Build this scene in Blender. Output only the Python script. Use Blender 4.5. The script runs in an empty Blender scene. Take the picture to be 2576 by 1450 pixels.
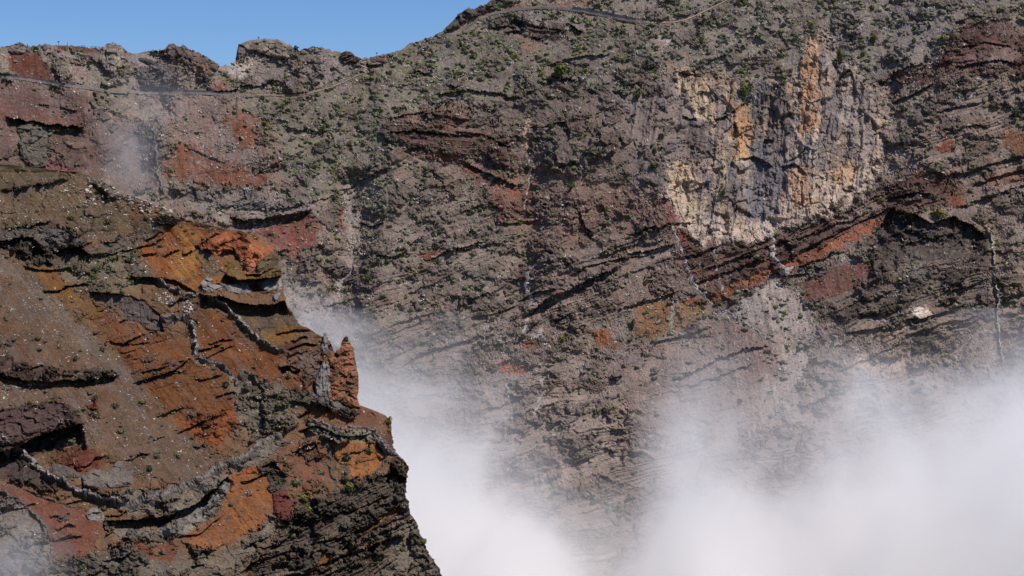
import bpy, math, random
import numpy as np
from mathutils import Vector

# ------------------------------------------------------------------ camera, sky, sun, exposure
sc = bpy.context.scene
COL = sc.collection
T = 0.20527                      # tangent of half the horizontal field of view
cam = bpy.data.objects.new('camera', bpy.data.cameras.new('camera'))
COL.objects.link(cam)
sc.camera = cam
cam.data.sensor_width = 36
cam.data.lens = 18 / T
cam.data.clip_end = 20000
cam.rotation_euler = (math.pi / 2, 0, 0)

SUN_DIR = Vector((0.50, -0.22, 0.86)).normalized()
world = bpy.data.worlds.new("World")
sc.world = world
world.use_nodes = True
wn = world.node_tree
sky = wn.nodes.new('ShaderNodeTexSky')
sky.sky_type = 'NISHITA'
sky.sun_disc = False
sky.sun_elevation = math.asin(SUN_DIR.z)
sky.sun_rotation = math.atan2(SUN_DIR.x, SUN_DIR.y)
sky.altitude = 2400
sky.air_density = 1.0
sky.dust_density = 0.0
sky.ozone_density = 3.0
hs = wn.nodes.new('ShaderNodeHueSaturation')
hs.inputs['Saturation'].default_value = 1.28
hs.inputs['Hue'].default_value = 0.512
hs.inputs['Value'].default_value = 0.95
wn.links.new(sky.outputs[0], hs.inputs['Color'])
wn.links.new(hs.outputs[0], wn.nodes['Background'].inputs[0])
wn.nodes['Background'].inputs[1].default_value = 0.115
sun = bpy.data.objects.new('sun', bpy.data.lights.new('sun', 'SUN'))
COL.objects.link(sun)
sun.data.energy = 4.9
sun.data.angle = math.radians(0.53)
sun.data.color = (1.0, 0.94, 0.86)
sun.rotation_euler = SUN_DIR.to_track_quat('Z', 'Y').to_euler()
sc.view_settings.view_transform = 'Standard'
sc.view_settings.look = 'None'
sc.view_settings.gamma = 1
sc.view_settings.exposure = 0.0
sc.cycles.volume_bounces = 10
sc.cycles.max_bounces = 12
sc.cycles.diffuse_bounces = 2

rng = np.random.default_rng(11)
rnd = random.Random(5)
f32 = np.float32

# ------------------------------------------------------------------ helpers
def lin(c):
    c = np.asarray(c, dtype=float) / 255.0
    return np.where(c <= 0.04045, c / 12.92, ((c + 0.055) / 1.055) ** 2.4)

def sw(c, k=0.78):
    """swatch to albedo, a little greyed"""
    sat = (max(c) - min(c)) / max(c)
    c = lin(c) * (1 - .42 * max(sat - .25, 0) / .5); g = c @ np.array([.35, .5, .15])
    return g + (c - g) * k

_a = rng.random((256, 256)) * 2 * np.pi
_GC, _GS = np.cos(_a).astype(f32), np.sin(_a).astype(f32)
_R = [rng.random((256, 256)).astype(f32) for _ in range(5)]

def gnoise(x, y, s=0):
    x = x + s * 37.17; y = y + s * 91.31
    xi = np.floor(x).astype(np.int32); yi = np.floor(y).astype(np.int32)
    fx = (x - xi).astype(f32); fy = (y - yi).astype(f32)
    u = fx * fx * fx * (fx * (fx * 6 - 15) + 10); v = fy * fy * fy * (fy * (fy * 6 - 15) + 10)
    x0 = xi & 255; x1 = (xi + 1) & 255; y0 = yi & 255; y1 = (yi + 1) & 255
    def d(a, b, px, py): return _GC[a, b] * px + _GS[a, b] * py
    a = d(x0, y0, fx, fy); b = d(x1, y0, fx - 1, fy); c = d(x0, y1, fx, fy - 1); e = d(x1, y1, fx - 1, fy - 1)
    ab = a + u * (b - a)
    return 1.5 * (ab + v * (c + u * (e - c) - ab))

def fbm(x, y, o=4, s=0, g=0.5):
    r = 0; a = 1.0; n = 0.0
    for k in range(o):
        r = r + a * gnoise(x, y, s + k * 3.7); n += a
        x = x * 2.03; y = y * 2.03; a *= g
    return r / n

def ridged(x, y, o=4, s=0):
    r = 0; a = 1.0; n = 0.0
    for k in range(o):
        r = r + a * (1 - 2 * np.abs(gnoise(x, y, s + k * 5.3))); n += a
        x = x * 2.1; y = y * 2.1; a *= 0.5
    return r / n

def facets(x, y, s=0):
    """broken rock: every cell a tilted facet; returns (height, cell random, edge distance)"""
    x = x + s * 17.3; y = y + s * 29.9
    xi = np.floor(x).astype(np.int32); yi = np.floor(y).astype(np.int32)
    f1 = np.full(x.shape, 9.0, f32); f2 = np.full(x.shape, 9.0, f32)
    h = np.zeros(x.shape, f32); idr = np.zeros(x.shape, f32)
    for i in (-1, 0, 1):
        for j in (-1, 0, 1):
            a = (xi + i) & 255; b = (yi + j) & 255
            dx = (x - (xi + i) - _R[0][a, b]).astype(f32); dy = (y - (yi + j) - _R[1][a, b]).astype(f32)
            d = dx * dx + dy * dy
            new = d < f1
            f2 = np.where(new, f1, np.minimum(f2, d))
            hh = (_R[2][a, b] - 0.5) + 1.3 * (_R[3][a, b] - 0.5) * dx + 1.6 * (_R[4][a, b] - 0.35) * dy
            h = np.where(new, hh, h); idr = np.where(new, _R[2][a, b], idr); f1 = np.where(new, d, f1)
    return h, idr, np.sqrt(f2) - np.sqrt(f1)

def sstep(a, b, x):
    t = np.clip((x - a) / (b - a), 0, 1)
    return t * t * (3 - 2 * t)

def sdf_poly(px, py, poly):
    """signed distance, positive inside"""
    P = np.asarray(poly, float); n = len(P)
    dd = np.full(px.shape, 1e18); inside = np.zeros(px.shape, bool)
    for i in range(n):
        ax, ay = P[i]; bx, by = P[(i + 1) % n]
        ex, ey = bx - ax, by - ay
        wx, wy = px - ax, py - ay
        t = np.clip((wx * ex + wy * ey) / (ex * ex + ey * ey + 1e-9), 0, 1)
        dd = np.minimum(dd, (wx - ex * t) ** 2 + (wy - ey * t) ** 2)
        cross = ((ay > py) != (by > py)) & (px < ex * (py - ay) / (ey if abs(ey) > 1e-9 else 1e-9) + ax)
        inside ^= cross
    d = np.sqrt(dd)
    return np.where(inside, d, -d)

def dist_line(px, py, pts):
    """(distance, signed side: positive to the lower/right-hand side going along, arc 0..1)"""
    P = np.asarray(pts, float)
    L = np.concatenate([[0], np.cumsum(np.hypot(*np.diff(P, axis=0).T))])
    best = np.full(px.shape, 1e18); side = np.zeros(px.shape); arc = np.zeros(px.shape)
    for i in range(len(P) - 1):
        ax, ay = P[i]; ex, ey = P[i + 1] - P[i]
        wx, wy = px - ax, py - ay
        l2 = ex * ex + ey * ey + 1e-9
        t = np.clip((wx * ex + wy * ey) / l2, 0, 1)
        d = (wx - ex * t) ** 2 + (wy - ey * t) ** 2
        m = d < best
        best = np.where(m, d, best)
        side = np.where(m, np.sign(ex * wy - ey * wx), side)
        arc = np.where(m, (L[i] + t * (L[i + 1] - L[i])) / L[-1], arc)
    return np.sqrt(best), side, arc, L[-1]

def new_mesh(name, verts, faces, mat, col=None, smooth=False):
    """faces: (n,3) or (n,4) int array; col: per-vertex linear rgb"""
    verts = np.ascontiguousarray(verts, f32).reshape(-1, 3)
    faces = np.ascontiguousarray(faces, np.int32)
    n, k = faces.shape
    me = bpy.data.meshes.new(name)
    me.vertices.add(len(verts)); me.vertices.foreach_set('co', verts.ravel())
    me.loops.add(n * k); me.loops.foreach_set('vertex_index', faces.ravel())
    me.polygons.add(n)
    me.polygons.foreach_set('loop_start', np.arange(0, n * k, k, dtype=np.int32))
    me.polygons.foreach_set('loop_total', np.full(n, k, np.int32))
    me.polygons.foreach_set('use_smooth', np.full(n, smooth))
    me.update(calc_edges=True)
    if col is not None:
        ca = me.color_attributes.new('Col', 'FLOAT_COLOR', 'POINT')
        c = np.ones((len(verts), 4), f32); c[:, :3] = col
        ca.data.foreach_set('color', c.ravel())
    me.materials.append(mat)
    return me

def link(name, me, parent=None, loc=None):
    o = bpy.data.objects.new(name, me)
    COL.objects.link(o)
    if loc is not None: o.location = loc
    if parent is not None: o.parent = parent
    return o

def tag(o, label=None, cat=None, group=None, kind=None):
    for k, v in (('label', label), ('category', cat), ('group', group), ('kind', kind)):
        if v: o[k] = v
    return o

# ------------------------------------------------------------------ materials
def mat_rock(name, grain=1.0, bump=0.5, use_attr=True, col=(0.2, 0.18, 0.16), vary=0.5, per_object=0.0):
    m = bpy.data.materials.new(name); m.use_nodes = True
    n = m.node_tree; N = n.nodes; L = n.links
    b = N['Principled BSDF']
    b.inputs['Roughness'].default_value = 0.95
    b.inputs['Specular IOR Level'].default_value = 0.15
    geo = N.new('ShaderNodeNewGeometry')
    if use_attr:
        a = N.new('ShaderNodeVertexColor'); a.layer_name = 'Col'; csrc = a.outputs[0]
    else:
        a = N.new('ShaderNodeRGB'); a.outputs[0].default_value = (*col, 1); csrc = a.outputs[0]
    def noise(scale, det):
        t = N.new('ShaderNodeTexNoise'); t.inputs['Scale'].default_value = scale; t.inputs['Detail'].default_value = det
        L.new(geo.outputs['Position'], t.inputs['Vector']); return t
    n1 = noise(1.1 / grain, 5); n2 = noise(0.16 / grain, 4)
    mr = N.new('ShaderNodeMapRange'); mr.inputs[1].default_value = 0.25; mr.inputs[2].default_value = 0.75
    mr.inputs[3].default_value = 1 - vary; mr.inputs[4].default_value = 1 + vary
    L.new(n1.outputs[0], mr.inputs[0])
    mr2 = N.new('ShaderNodeMapRange'); mr2.inputs[1].default_value = 0.3; mr2.inputs[2].default_value = 0.7
    mr2.inputs[3].default_value = 0.85; mr2.inputs[4].default_value = 1.15
    L.new(n2.outputs[0], mr2.inputs[0])
    mu = N.new('ShaderNodeMath'); mu.operation = 'MULTIPLY'
    L.new(mr.outputs[0], mu.inputs[0]); L.new(mr2.outputs[0], mu.inputs[1])
    fac = mu.outputs[0]
    if per_object:
        oi = N.new('ShaderNodeObjectInfo')
        m3 = N.new('ShaderNodeMapRange'); m3.inputs[3].default_value = 1 - per_object; m3.inputs[4].default_value = 1 + per_object
        L.new(oi.outputs['Random'], m3.inputs[0])
        m4 = N.new('ShaderNodeMath'); m4.operation = 'MULTIPLY'
        L.new(fac, m4.inputs[0]); L.new(m3.outputs[0], m4.inputs[1]); fac = m4.outputs[0]
    vm = N.new('ShaderNodeVectorMath'); vm.operation = 'SCALE'
    L.new(csrc, vm.inputs[0]); L.new(fac, vm.inputs['Scale'])
    L.new(vm.outputs[0], b.inputs['Base Color'])
    bp = N.new('ShaderNodeBump'); bp.inputs['Strength'].default_value = bump; bp.inputs['Distance'].default_value = 0.5
    L.new(n1.outputs[0], bp.inputs['Height']); L.new(bp.outputs[0], b.inputs['Normal'])
    return m

def mat_plain(name, col, rough=0.8, vary=0.25, scale=6.0, per_object=0.0, sss=0.0):
    m = bpy.data.materials.new(name); m.use_nodes = True
    N = m.node_tree.nodes; L = m.node_tree.links
    b = N['Principled BSDF']; b.inputs['Roughness'].default_value = rough; b.inputs['Specular IOR Level'].default_value = 0.2
    tc = N.new('ShaderNodeTexCoord'); t = N.new('ShaderNodeTexNoise'); t.inputs['Scale'].default_value = scale; t.inputs['Detail'].default_value = 3
    L.new(tc.outputs['Object'], t.inputs['Vector'])
    mr = N.new('ShaderNodeMapRange'); mr.inputs[1].default_value = 0.3; mr.inputs[2].default_value = 0.7
    mr.inputs[3].default_value = 1 - vary; mr.inputs[4].default_value = 1 + vary
    L.new(t.outputs[0], mr.inputs[0])
    fac = mr.outputs[0]
    if per_object:
        oi = N.new('ShaderNodeObjectInfo')
        m3 = N.new('ShaderNodeMapRange'); m3.inputs[3].default_value = 1 - per_object; m3.inputs[4].default_value = 1 + per_object
        L.new(oi.outputs['Random'], m3.inputs[0])
        m4 = N.new('ShaderNodeMath'); m4.operation = 'MULTIPLY'
        L.new(fac, m4.inputs[0]); L.new(m3.outputs[0], m4.inputs[1]); fac = m4.outputs[0]
    vm = N.new('ShaderNodeVectorMath'); vm.operation = 'SCALE'; vm.inputs[0].default_value = col
    L.new(fac, vm.inputs['Scale']); L.new(vm.outputs[0], b.inputs['Base Color'])
    return m

M_FAR = mat_rock('far_slope_rock', grain=1.0, bump=0.6, vary=0.40)
M_NEAR = mat_rock('near_ridge_rock', grain=0.55, bump=0.6, vary=0.34)
M_ATTR = mat_rock('loose_stone', grain=0.5, bump=0.3, vary=0.3)
M_STONE_OBJ = mat_rock('boulder_stone', grain=0.5, bump=0.4, use_attr=False, col=tuple(lin((158, 147, 137))), vary=0.3, per_object=0.3)
M_WHITE = mat_rock('white_stone', grain=0.4, bump=0.3, use_attr=False, col=tuple(lin((196, 192, 186))), vary=0.2, per_object=0.15)
M_LEAF = bpy.data.materials.new('shrub_leaf'); M_LEAF.use_nodes = True
_n = M_LEAF.node_tree; _b = _n.nodes['Principled BSDF']; _b.inputs['Roughness'].default_value = 0.8; _b.inputs['Specular IOR Level'].default_value = 0.15
_v = _n.nodes.new('ShaderNodeVertexColor'); _v.layer_name = 'Col'; _n.links.new(_v.outputs[0], _b.inputs['Base Color'])

# ------------------------------------------------------------------ terrain sheets
K_ALB = 1.0                       # paint swatches are given in display colour; this scales them to albedo

class Sheet:
    """a slope as a dense relief: columns run along it, rows down it; x,y are its survey coordinates"""
    def __init__(s, X, Y, D):
        s.X, s.Y = X.astype(f32), Y.astype(f32)
        s.D0 = D.astype(f32)
        s.px = (s.D0 * T / 1288).astype(f32)          # metres per survey unit
        s.relief = np.zeros(X.shape, f32)             # towards the valley, survey units
        s.col = np.zeros(X.shape + (3,), f32)
        s.at = {k: np.full(X.shape, v, f32) for k, v in dict(rough=1, strata=0, dip=0, veg=0, stones=0, scrub=0, flute=0).items()}
        s.w1x = fbm(s.X / 30, s.Y / 30, 4, 1); s.w1y = fbm(s.X / 30, s.Y / 30, 4, 21)
        s.w3 = fbm(s.X / 3, s.Y / 3, 2, 81)
        s.w2x = fbm(s.X / 7, s.Y / 7, 2, 41); s.w2y = fbm(s.X / 7, s.Y / 7, 2, 61)
    def box(s, pts, pad):
        P = np.asarray(pts, float)
        return np.nonzero((s.X > P[:, 0].min() - pad) & (s.X < P[:, 0].max() + pad) & (s.Y > P[:, 1].min() - pad) & (s.Y < P[:, 1].max() + pad))
    def warped(s, I, w):
        return s.X[I] + w * (s.w1x[I] + 0.35 * s.w2x[I]), s.Y[I] + w * (s.w1y[I] + 0.35 * s.w2y[I])
    def paint(s, poly, col=None, soft=4, warp=10, mix=1.0, **at):
        I = s.box(poly, 2.6 * soft + 1.6 * warp + 6)
        if len(I[0]) == 0: return
        wx, wy = s.warped(I, warp * 2.3)
        soft = soft * 2.0 + 1
        m = sstep(-soft, soft, sdf_poly(wx, wy, poly) + soft * .9 * s.w2y[I] + .8 * soft * s.w3[I]).astype(f32) * mix
        if col is not None:
            s.col[I] += (m[:, None] * (sw(col).astype(f32) - s.col[I]))
        for k, v in at.items():
            s.at[k][I] += m * (v - s.at[k][I])
    def streak(s, pts, w, col=None, soft=2, warp=5, mix=1.0, **at):
        I = s.box(pts, w + soft + warp)
        wx, wy = s.warped(I, warp)
        d, _, arc, _ = dist_line(wx, wy, pts)
        m = (1 - sstep(w - soft, w + soft, d)).astype(f32) * mix
        if col is not None: s.col[I] += m[:, None] * (sw(col).astype(f32) - s.col[I])
        for k, v in at.items(): s.at[k][I] += m * (v - s.at[k][I])
    def bulge(s, poly, h, soft=30, warp=10):
        I = s.box(poly, soft + warp)
        wx, wy = s.warped(I, warp)
        s.relief[I] += h * sstep(-soft * 0.3, soft, sdf_poly(wx, wy, poly)).astype(f32)
    def ridge(s, pts, h, w):
        I = s.box(pts, w * 2.5)
        wx, wy = s.warped(I, 10)
        d, _, arc, _ = dist_line(wx, wy, pts)
        s.relief[I] += (h * np.exp(-(d / w) ** 2) * sstep(0, .15, arc + .05) * sstep(0, .15, 1.05 - arc)).astype(f32)
    def cut(s, pts, out=5, dep=10, up=20, down=20, warp=5, taper=0.12, p=.7):
        """an undercut ledge: stands out above the line, falls back below it (points run left to right)"""
        I = s.box(pts, max(up * 2, down) + warp)
        if len(I[0]) == 0: return
        wx, wy = s.warped(I, warp)
        d, side, arc, L = dist_line(wx, wy, pts)
        end = sstep(0, taper, arc) * sstep(0, taper, 1 - arc)
        jag = 1 + 0.35 * s.w2x[I]
        above = out * np.exp(-(d / up) ** 2) * jag
        below = -dep * np.clip(1 - d / down, 0, 1) ** p
        s.relief[I] += (end * np.where(side < 0, above, below)).astype(f32)

    def dust(s, pal, k=.5, sc=13, lo=.05):
        """fine mixing of ash colours inside the swatches"""
        for n_, c in enumerate(pal):
            m = sstep(lo, lo + .22, fbm(s.X / sc, s.Y / (sc * .6), 4, 120 + 9 * n_, .6)) * k * sstep(-.2, .2, fbm(s.X / 70, s.Y / 60, 3, 150 + n_))
            s.col += m[..., None].astype(f32) * (sw(c).astype(f32) - s.col)
    def finish(s, amp=1.0, k_alb=1.0, fall=0.2, debris=(122, 110, 101), s_amp=.62):
        X, Y, A = s.X, s.Y, s.at
        r = A['rough']
        # fans of grey debris lie over the loose ground, running down the fall line
        q = X - fall * Y
        deb = sstep(.04, .26, fbm(q / 30, Y / 75, 5, 91, .6)) * (1 - sstep(.3, .6, r)) * (.25 + np.clip(A['stones'], 0, 1.2) * .55)
        s.col += (deb * .75)[..., None].astype(f32) * (sw(debris).astype(f32) - s.col)
        s.at['stones'] = (A['stones'] * (.6 + 1.2 * deb)).astype(f32)
        # low green cover where bushes grow
        vg = sstep(.02, .3, fbm(X / 26, Y / 15, 4, 95, .6)) * np.clip(A['veg'], 0, 1) * sstep(.2, .5, r)
        s.col += (vg * .6)[..., None].astype(f32) * (lin((100, 104, 74)).astype(f32) - s.col)
        # layered lava flows
        wob = 16 * fbm(X / 170, Y / 170, 3, 5) + 4.0 * s.w1x + 1.2 * s.w2y
        dip = A['dip']
        S = Y + dip * X + wob + 40 * fbm(X / 420, Y / 300, 2, 19)
        b = np.cumsum(np.r_[-1500, rng.choice([5, 7, 9, 12, 16, 22], 700, p=[.2, .25, .2, .15, .12, .08]) * rng.uniform(.8, 1.2, 700)])
        idx = np.searchsorted(b, S.ravel()).reshape(S.shape) - 1
        idx = np.clip(idx, 0, 698)
        f = (S - b[idx]) / (b[idx + 1] - b[idx])
        hard = rng.random(700).astype(f32)[idx]
        prof = sstep(0, .3, f) * (1 - sstep(.62, .74, f))
        brk = 0.55 + 0.45 * sstep(-.2, .25, fbm(X / 45, S / 9, 3, 9))
        th = np.minimum(b[idx + 1] - b[idx], 16)
        grp = .40 + 1.15 * sstep(-.18, .22, fbm((X - Y) / 260, S / 70, 3, 17))
        s.relief += (A['strata'] * grp * (0.3 + hard) * th * s_amp * prof * brk).astype(f32)
        layer = rng.normal(0, 1, 700).astype(f32)[idx]
        # vertical flutes on the cliffs
        fl = ridged((X + 0.12 * Y + 8 * s.w1x) / 40, Y / 300 + .12 * s.w1y, 2, 13) + .35 * ridged((X + 0.12 * Y + 5 * s.w1x) / 15, Y / 130, 2, 14)
        s.relief += (A['flute'] * 15 * fl).astype(f32)
        # where bedrock stands bare it is rough and dark, between it lies paler rubble
        live = sstep(.35, .6, r)
        n0 = fbm(X / 85 + .3 * s.w1x, Y / 60 + .3 * s.w1y, 5, 51, .6)
        rock = sstep(-.05, .16, n0) * live
        r = r * (1 + live * (-.45 + 1.15 * rock))
        # boulders, broken faces, rubble
        h1, i1, e1 = facets(X / 62 + .25 * s.w1x, Y / 52 + .25 * s.w1y, 1)
        h2, i2, e2 = facets(X / 23 + .3 * s.w2x, Y / 20, 2)
        h3, i3, e3 = facets(X / 9.5, Y / 8.5, 3)
        big = 22 * fbm(X / 200, Y / 200, 4, 3) + 20 * ridged(X / 230 + .25 * Y / 230, Y / 420, 3, 23)
        s.relief += (amp * big * np.clip(r, .35, 1.2)).astype(f32)
        s.relief += (amp * r * (15 * h1 * sstep(0, .12, e1) + 8.5 * h2 * sstep(0, .2, e2) + 10 * rock * ridged(X / 70, Y / 45, 4, 53))).astype(f32)
        micro = amp * r * (2.4 * h3 * sstep(0, .25, e3) + 4.0 * fbm(X / 16, Y / 14, 3, 8, .5)) + (0.35 + .35 * r) * fbm(X / 4.6, Y / 4.6, 2, 15)
        # colour of the rock itself: mineral mottling, layer tints, cell tints
        mott = 1 + .22 * fbm(X / 60, Y / 60, 4, 31) + (.10 + .12 * np.clip(r, 0, 1.3)) * fbm(X / 6, Y / 6, 3, 33) + .13 * np.clip(r, 0, 1.2) * (i3 - .5) + .12 * np.clip(r, 0, 1.2) * (i2 - .5)
        mott = mott * (1 + .12 * layer * np.clip(A['strata'], 0, 1))
        mott = mott * (1 + live * (.26 * (1 - rock) - .14 * rock))
        ash = 1 - live                                   # loose ash: streaks down the fall line
        q = (X - fall * Y)
        s.relief += (ash * (3.2 * fbm(q / 16, Y / 160, 3, 55) + 2.0 * ridged(q / 40, Y / 300, 2, 59))).astype(f32)
        mott = mott * (1 + ash * (.16 * fbm(q / 9, Y / 150, 4, 55) + .12 * fbm(q / 34, Y / 260, 3, 57)))
        warm = fbm(X / 90, Y / 90, 4, 35)
        c = s.col * mott[..., None] * np.asarray(k_alb)[..., None] if np.ndim(k_alb) else s.col * mott[..., None] * k_alb
        c[..., 0] *= 1 + .10 * warm; c[..., 2] *= 1 - .10 * warm
        s.col = np.clip(c, .004, .8).astype(f32)
        D = s.D0 - s.relief * s.px
        u = (X - 1288) / 1288 * T; v = (725 - Y) / 1288 * T
        P = np.stack([u * D, D, v * D], -1)
        mm = (micro * s.px)[..., None]
        P += mm * np.array([0.0, -0.80, 0.60], f32)
        s.P = P.astype(f32)

    def build(s, name, mat, back=None):
        R, C = s.X.shape
        P, c = s.P, s.col
        if back is not None:
            P, c = back(P, c)
            R, C = P.shape[:2]
        i = np.arange(R * C).reshape(R, C)
        F = np.stack([i[:-1, :-1], i[1:, :-1], i[1:, 1:], i[:-1, 1:]], -1).reshape(-1, 4)
        return link(name, new_mesh(name, P, F, mat, c.reshape(-1, 3)))

# ---- the far crater wall
RIM = [(-120,120),(0,118),(20,117),(37,111),(52,108),(67,118),(90,116),(111,111),(140,115),(190,116),(250,124),(256,117),(285,107),(306,117),(320,131),(336,136),(373,129),(413,126),(423,115),(436,112),(450,120),(460,115),(476,125),(496,131),(520,143),(540,156),(553,166),(580,165),(593,150),(597,122),(600,113),(644,102),(670,101),(700,101),(727,113),(745,127),(754,128),(770,122),(787,118),(804,118),(830,126),(857,133),(884,133),(890,141),(910,148),(927,146),(964,138),(1010,126),(1027,112),(1067,99),(1093,90),(1110,81),(1120,71),(1133,60),(1150,46),(1153,38),(1177,22),(1193,25),(1207,17),(1217,15),(1233,3),(1243,-5),(1300,-40),(1450,-75),(1700,-95),(2700,-110)]
RIMX = np.array([p[0] for p in RIM], float); RIMY = np.array([p[1] for p in RIM], float)
def rim_y(x):
    return np.interp(x, RIMX, RIMY)
EDGE = [(408,-110),(412,-20),(418,50),(424,100),(430,150),(434,205),(442,228),(455,255),(470,284),(482,300),(500,344),(520,398),(532,425),(546,450),(560,500),(575,560),(583,610),(592,640),(606,670),(622,692),(640,702),(660,700),(678,703),(700,708),(712,712),(735,714),(752,718),(765,720),(780,730),(800,742),(822,758),(828,778),(836,790),(845,800),(852,822),(862,832),(900,845),(960,870),(1000,890),(1012,896),(1022,902),(1032,930),(1042,956),(1050,975),(1062,985),(1085,986),(1105,988),(1125,990),(1145,1000),(1162,1020),(1175,1028),(1190,1026),(1215,1022),(1240,1021),(1258,1020),(1262,1028),(1285,1030),(1300,1036),(1318,1050),(1340,1055),(1360,1066),(1385,1074),(1410,1090),(1432,1106),(1450,1112),(1480,1118),(1530,1130)]
EY = np.array([e[0] for e in EDGE], float); EX = np.array([e[1] for e in EDGE], float)
FC, FR = 1330, 600
_x = np.linspace(-110, 2690, FC)
_ry = rim_y(_x) + 1.6 * gnoise(_x / 3.1, _x * 0, 2) + 3.5 * gnoise(_x / 9, _x * 0 + 7, 3) * (np.abs(_x - 365) > 55)
_t = np.linspace(0, 1, FR)[:, None]
FX = np.broadcast_to(_x[None, :], (FR, FC)).copy()
FY = _ry[None, :] + _t * (1540 - _ry[None, :])
def far_depth(x, y):
    d = 1010 + 215 * (1450 - y) / 1500.0
    d = d - 0.085 * 160 * np.log1p(np.exp(np.clip((780 - x) / 160, -30, 30))) + 0.02 * (x - 1300)
    return d
F = Sheet(FX, FY, far_depth(FX, FY))
F.col[:] = lin((112, 101, 93))
F.at['rough'][:] = 0.75; F.at['strata'][:] = 0.35; F.at['dip'][:] = 0.34
F.at['veg'][:] = 0.25; F.at['scrub'][:] = 0.5; F.at['stones'][:] = 0.12

P_ = F.paint
# upper hillside, scrubby and rubbly
P_([(880,-200),(2700,-200),(2700,60),(2400,40),(2300,200),(2150,150),(2000,210),(1700,170),(1640,260),(1400,200),(1200,260),(1000,250),(880,170)], (116,107,99), soft=20, warp=30, veg=.7, strata=.1, scrub=1, rough=.6)
P_([(560,170),(900,150),(1250,60),(1700,120),(1700,240),(1250,260),(980,280),(960,420),(1000,520),(960,680),(860,560),(800,500),(690,420),(640,300)], (108,100,90), soft=20, warp=30, veg=1, strata=.08, scrub=.9, rough=.55)
P_([(1250,230),(1690,200),(1700,430),(1620,470),(1300,440),(1180,340)], (98,86,79), soft=18, warp=25, rough=1.25, strata=.15, veg=.3, scrub=.35)
P_([(1500,260),(1700,200),(1800,310),(1790,420),(1700,440),(1620,380)], (110,99,96), soft=12, warp=18, rough=1.0, strata=0, flute=.35, veg=.25)
P_([(2560,-120),(2240,-60),(2110,60),(2180,200),(2240,300),(2350,240),(2420,60)], (112,106,102), soft=20, warp=25, rough=1.0, veg=.35, strata=.1, scrub=.6)
# lower middle: layered flows with scree, dipping to the left
P_([(880,560),(1230,440),(1690,560),(1690,760),(1560,860),(1340,1100),(1000,1000),(860,860)], (110,98,89), soft=25, warp=25, strata=.75, dip=.36, veg=.42, scrub=.6, rough=.7)
P_([(1180,420),(1400,430),(1660,480),(1700,560),(1560,640),(1380,640),(1230,540)], (116,84,74), soft=20, warp=22, mix=.75, strata=.5, veg=.35, rough=1)
P_([(1150,1000),(1250,880),(1500,860),(2100,880),(2576,860),(2576,1540),(900,1540),(900,1000)], (122,108,99), soft=30, warp=30, strata=.9, dip=.24, veg=.25, scrub=.35, rough=.7)
P_([(1300,680),(1500,600),(1720,580),(1760,740),(1600,760),(1400,860),(1300,860)], (112,97,88), soft=12, warp=16, strata=1.25, dip=.36, rough=.9, veg=.12)
P_([(1550,860),(1760,840),(1950,860),(2000,1020),(1900,1100),(1650,1080),(1500,960)], (124,108,101), soft=15, warp=20, strata=.55, rough=.45, veg=.12, dip=.3)
# right-hand wall
P_([(2240,230),(2420,170),(2700,180),(2700,560),(2480,560),(2400,480),(2240,440),(2230,330)], (114,100,91), soft=18, warp=20, strata=.9, dip=.30, rough=.9, veg=.25, scrub=.5)
P_([(2330,185),(2400,90),(2440,55),(2500,50),(2580,95),(2680,130),(2680,200),(2560,180),(2480,190),(2400,185)], (90,62,57), soft=10, warp=14, strata=1.0, dip=.12, veg=.12, scrub=.2)
P_([(2440,150),(2520,120),(2560,140),(2500,175)], (104,96,92), soft=8, warp=10, mix=.6)
P_([(2225,190),(2320,180),(2380,205),(2300,215)], (86,52,50), soft=4, warp=8)
P_([(2500,580),(2700,520),(2700,900),(2520,880),(2505,700)], (122,106,94), soft=10, warp=16, strata=.7, dip=.22, rough=.7, veg=.3)
P_([(2060,640),(2240,720),(2300,640),(2480,600),(2500,840),(2380,880),(2200,880),(2040,800)], (94,84,76), soft=10, warp=12, strata=1.5, dip=.36, rough=.9, veg=.15, scrub=.3)
P_([(2380,345),(2405,360),(2390,386),(2340,378)], (150,76,42), soft=2, warp=5, rough=.3)
P_([(2525,335),(2700,320),(2700,385),(2560,385),(2520,370)], (146,94,54), soft=3, warp=7, rough=.3)
P_([(2480,445),(2700,405),(2700,430),(2500,470)], (150,92,52), soft=3, warp=8, mix=.7)
P_([(2200,480),(2300,430),(2400,440),(2440,500),(2380,520),(2330,510),(2240,520)], (124,72,56), soft=4, warp=12, mix=.8)
P_([(2355,480),(2400,490),(2425,515),(2395,520),(2360,505)], (168,84,46), soft=3, warp=6, rough=.25)
# red band under the cliff
P_([(1660,500),(1745,592),(1850,610),(2000,572),(2200,480),(2290,445),(2400,470),(2380,525),(2250,530),(2190,570),(2000,690),(1820,755),(1725,690),(1690,600)], (92,67,59), soft=7, warp=14, strata=1.6, dip=.42, rough=.8, veg=.18, scrub=.15)
P_([(1660,480),(1700,530),(1740,590),(1720,610),(1680,560)], (124,62,58), soft=4, warp=8, strata=.2)
P_([(1775,750),(1850,712),(1955,668),(1950,690),(1840,738),(1790,765)], (158,88,52), soft=3, warp=7, rough=.7, strata=.15, veg=.1)
P_([(1955,665),(2060,622),(2160,572),(2235,545),(2245,560),(2165,598),(2070,645),(1985,680)], (162,92,54), soft=3, warp=9, rough=.7, strata=.3, veg=.1)
P_([(2080,560),(2200,505),(2230,520),(2120,570)], (128,110,98), soft=4, warp=8, mix=.7)
P_([(2015,705),(2110,668),(2200,645),(2195,690),(2110,742),(2045,757),(2012,742)], (116,72,60), soft=3, warp=6, rough=.35, strata=.15)
P_([(2010,680),(2100,655),(2180,630),(2190,650),(2100,672),(2020,705)], (104,98,92), soft=4, warp=8, rough=1)
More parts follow.
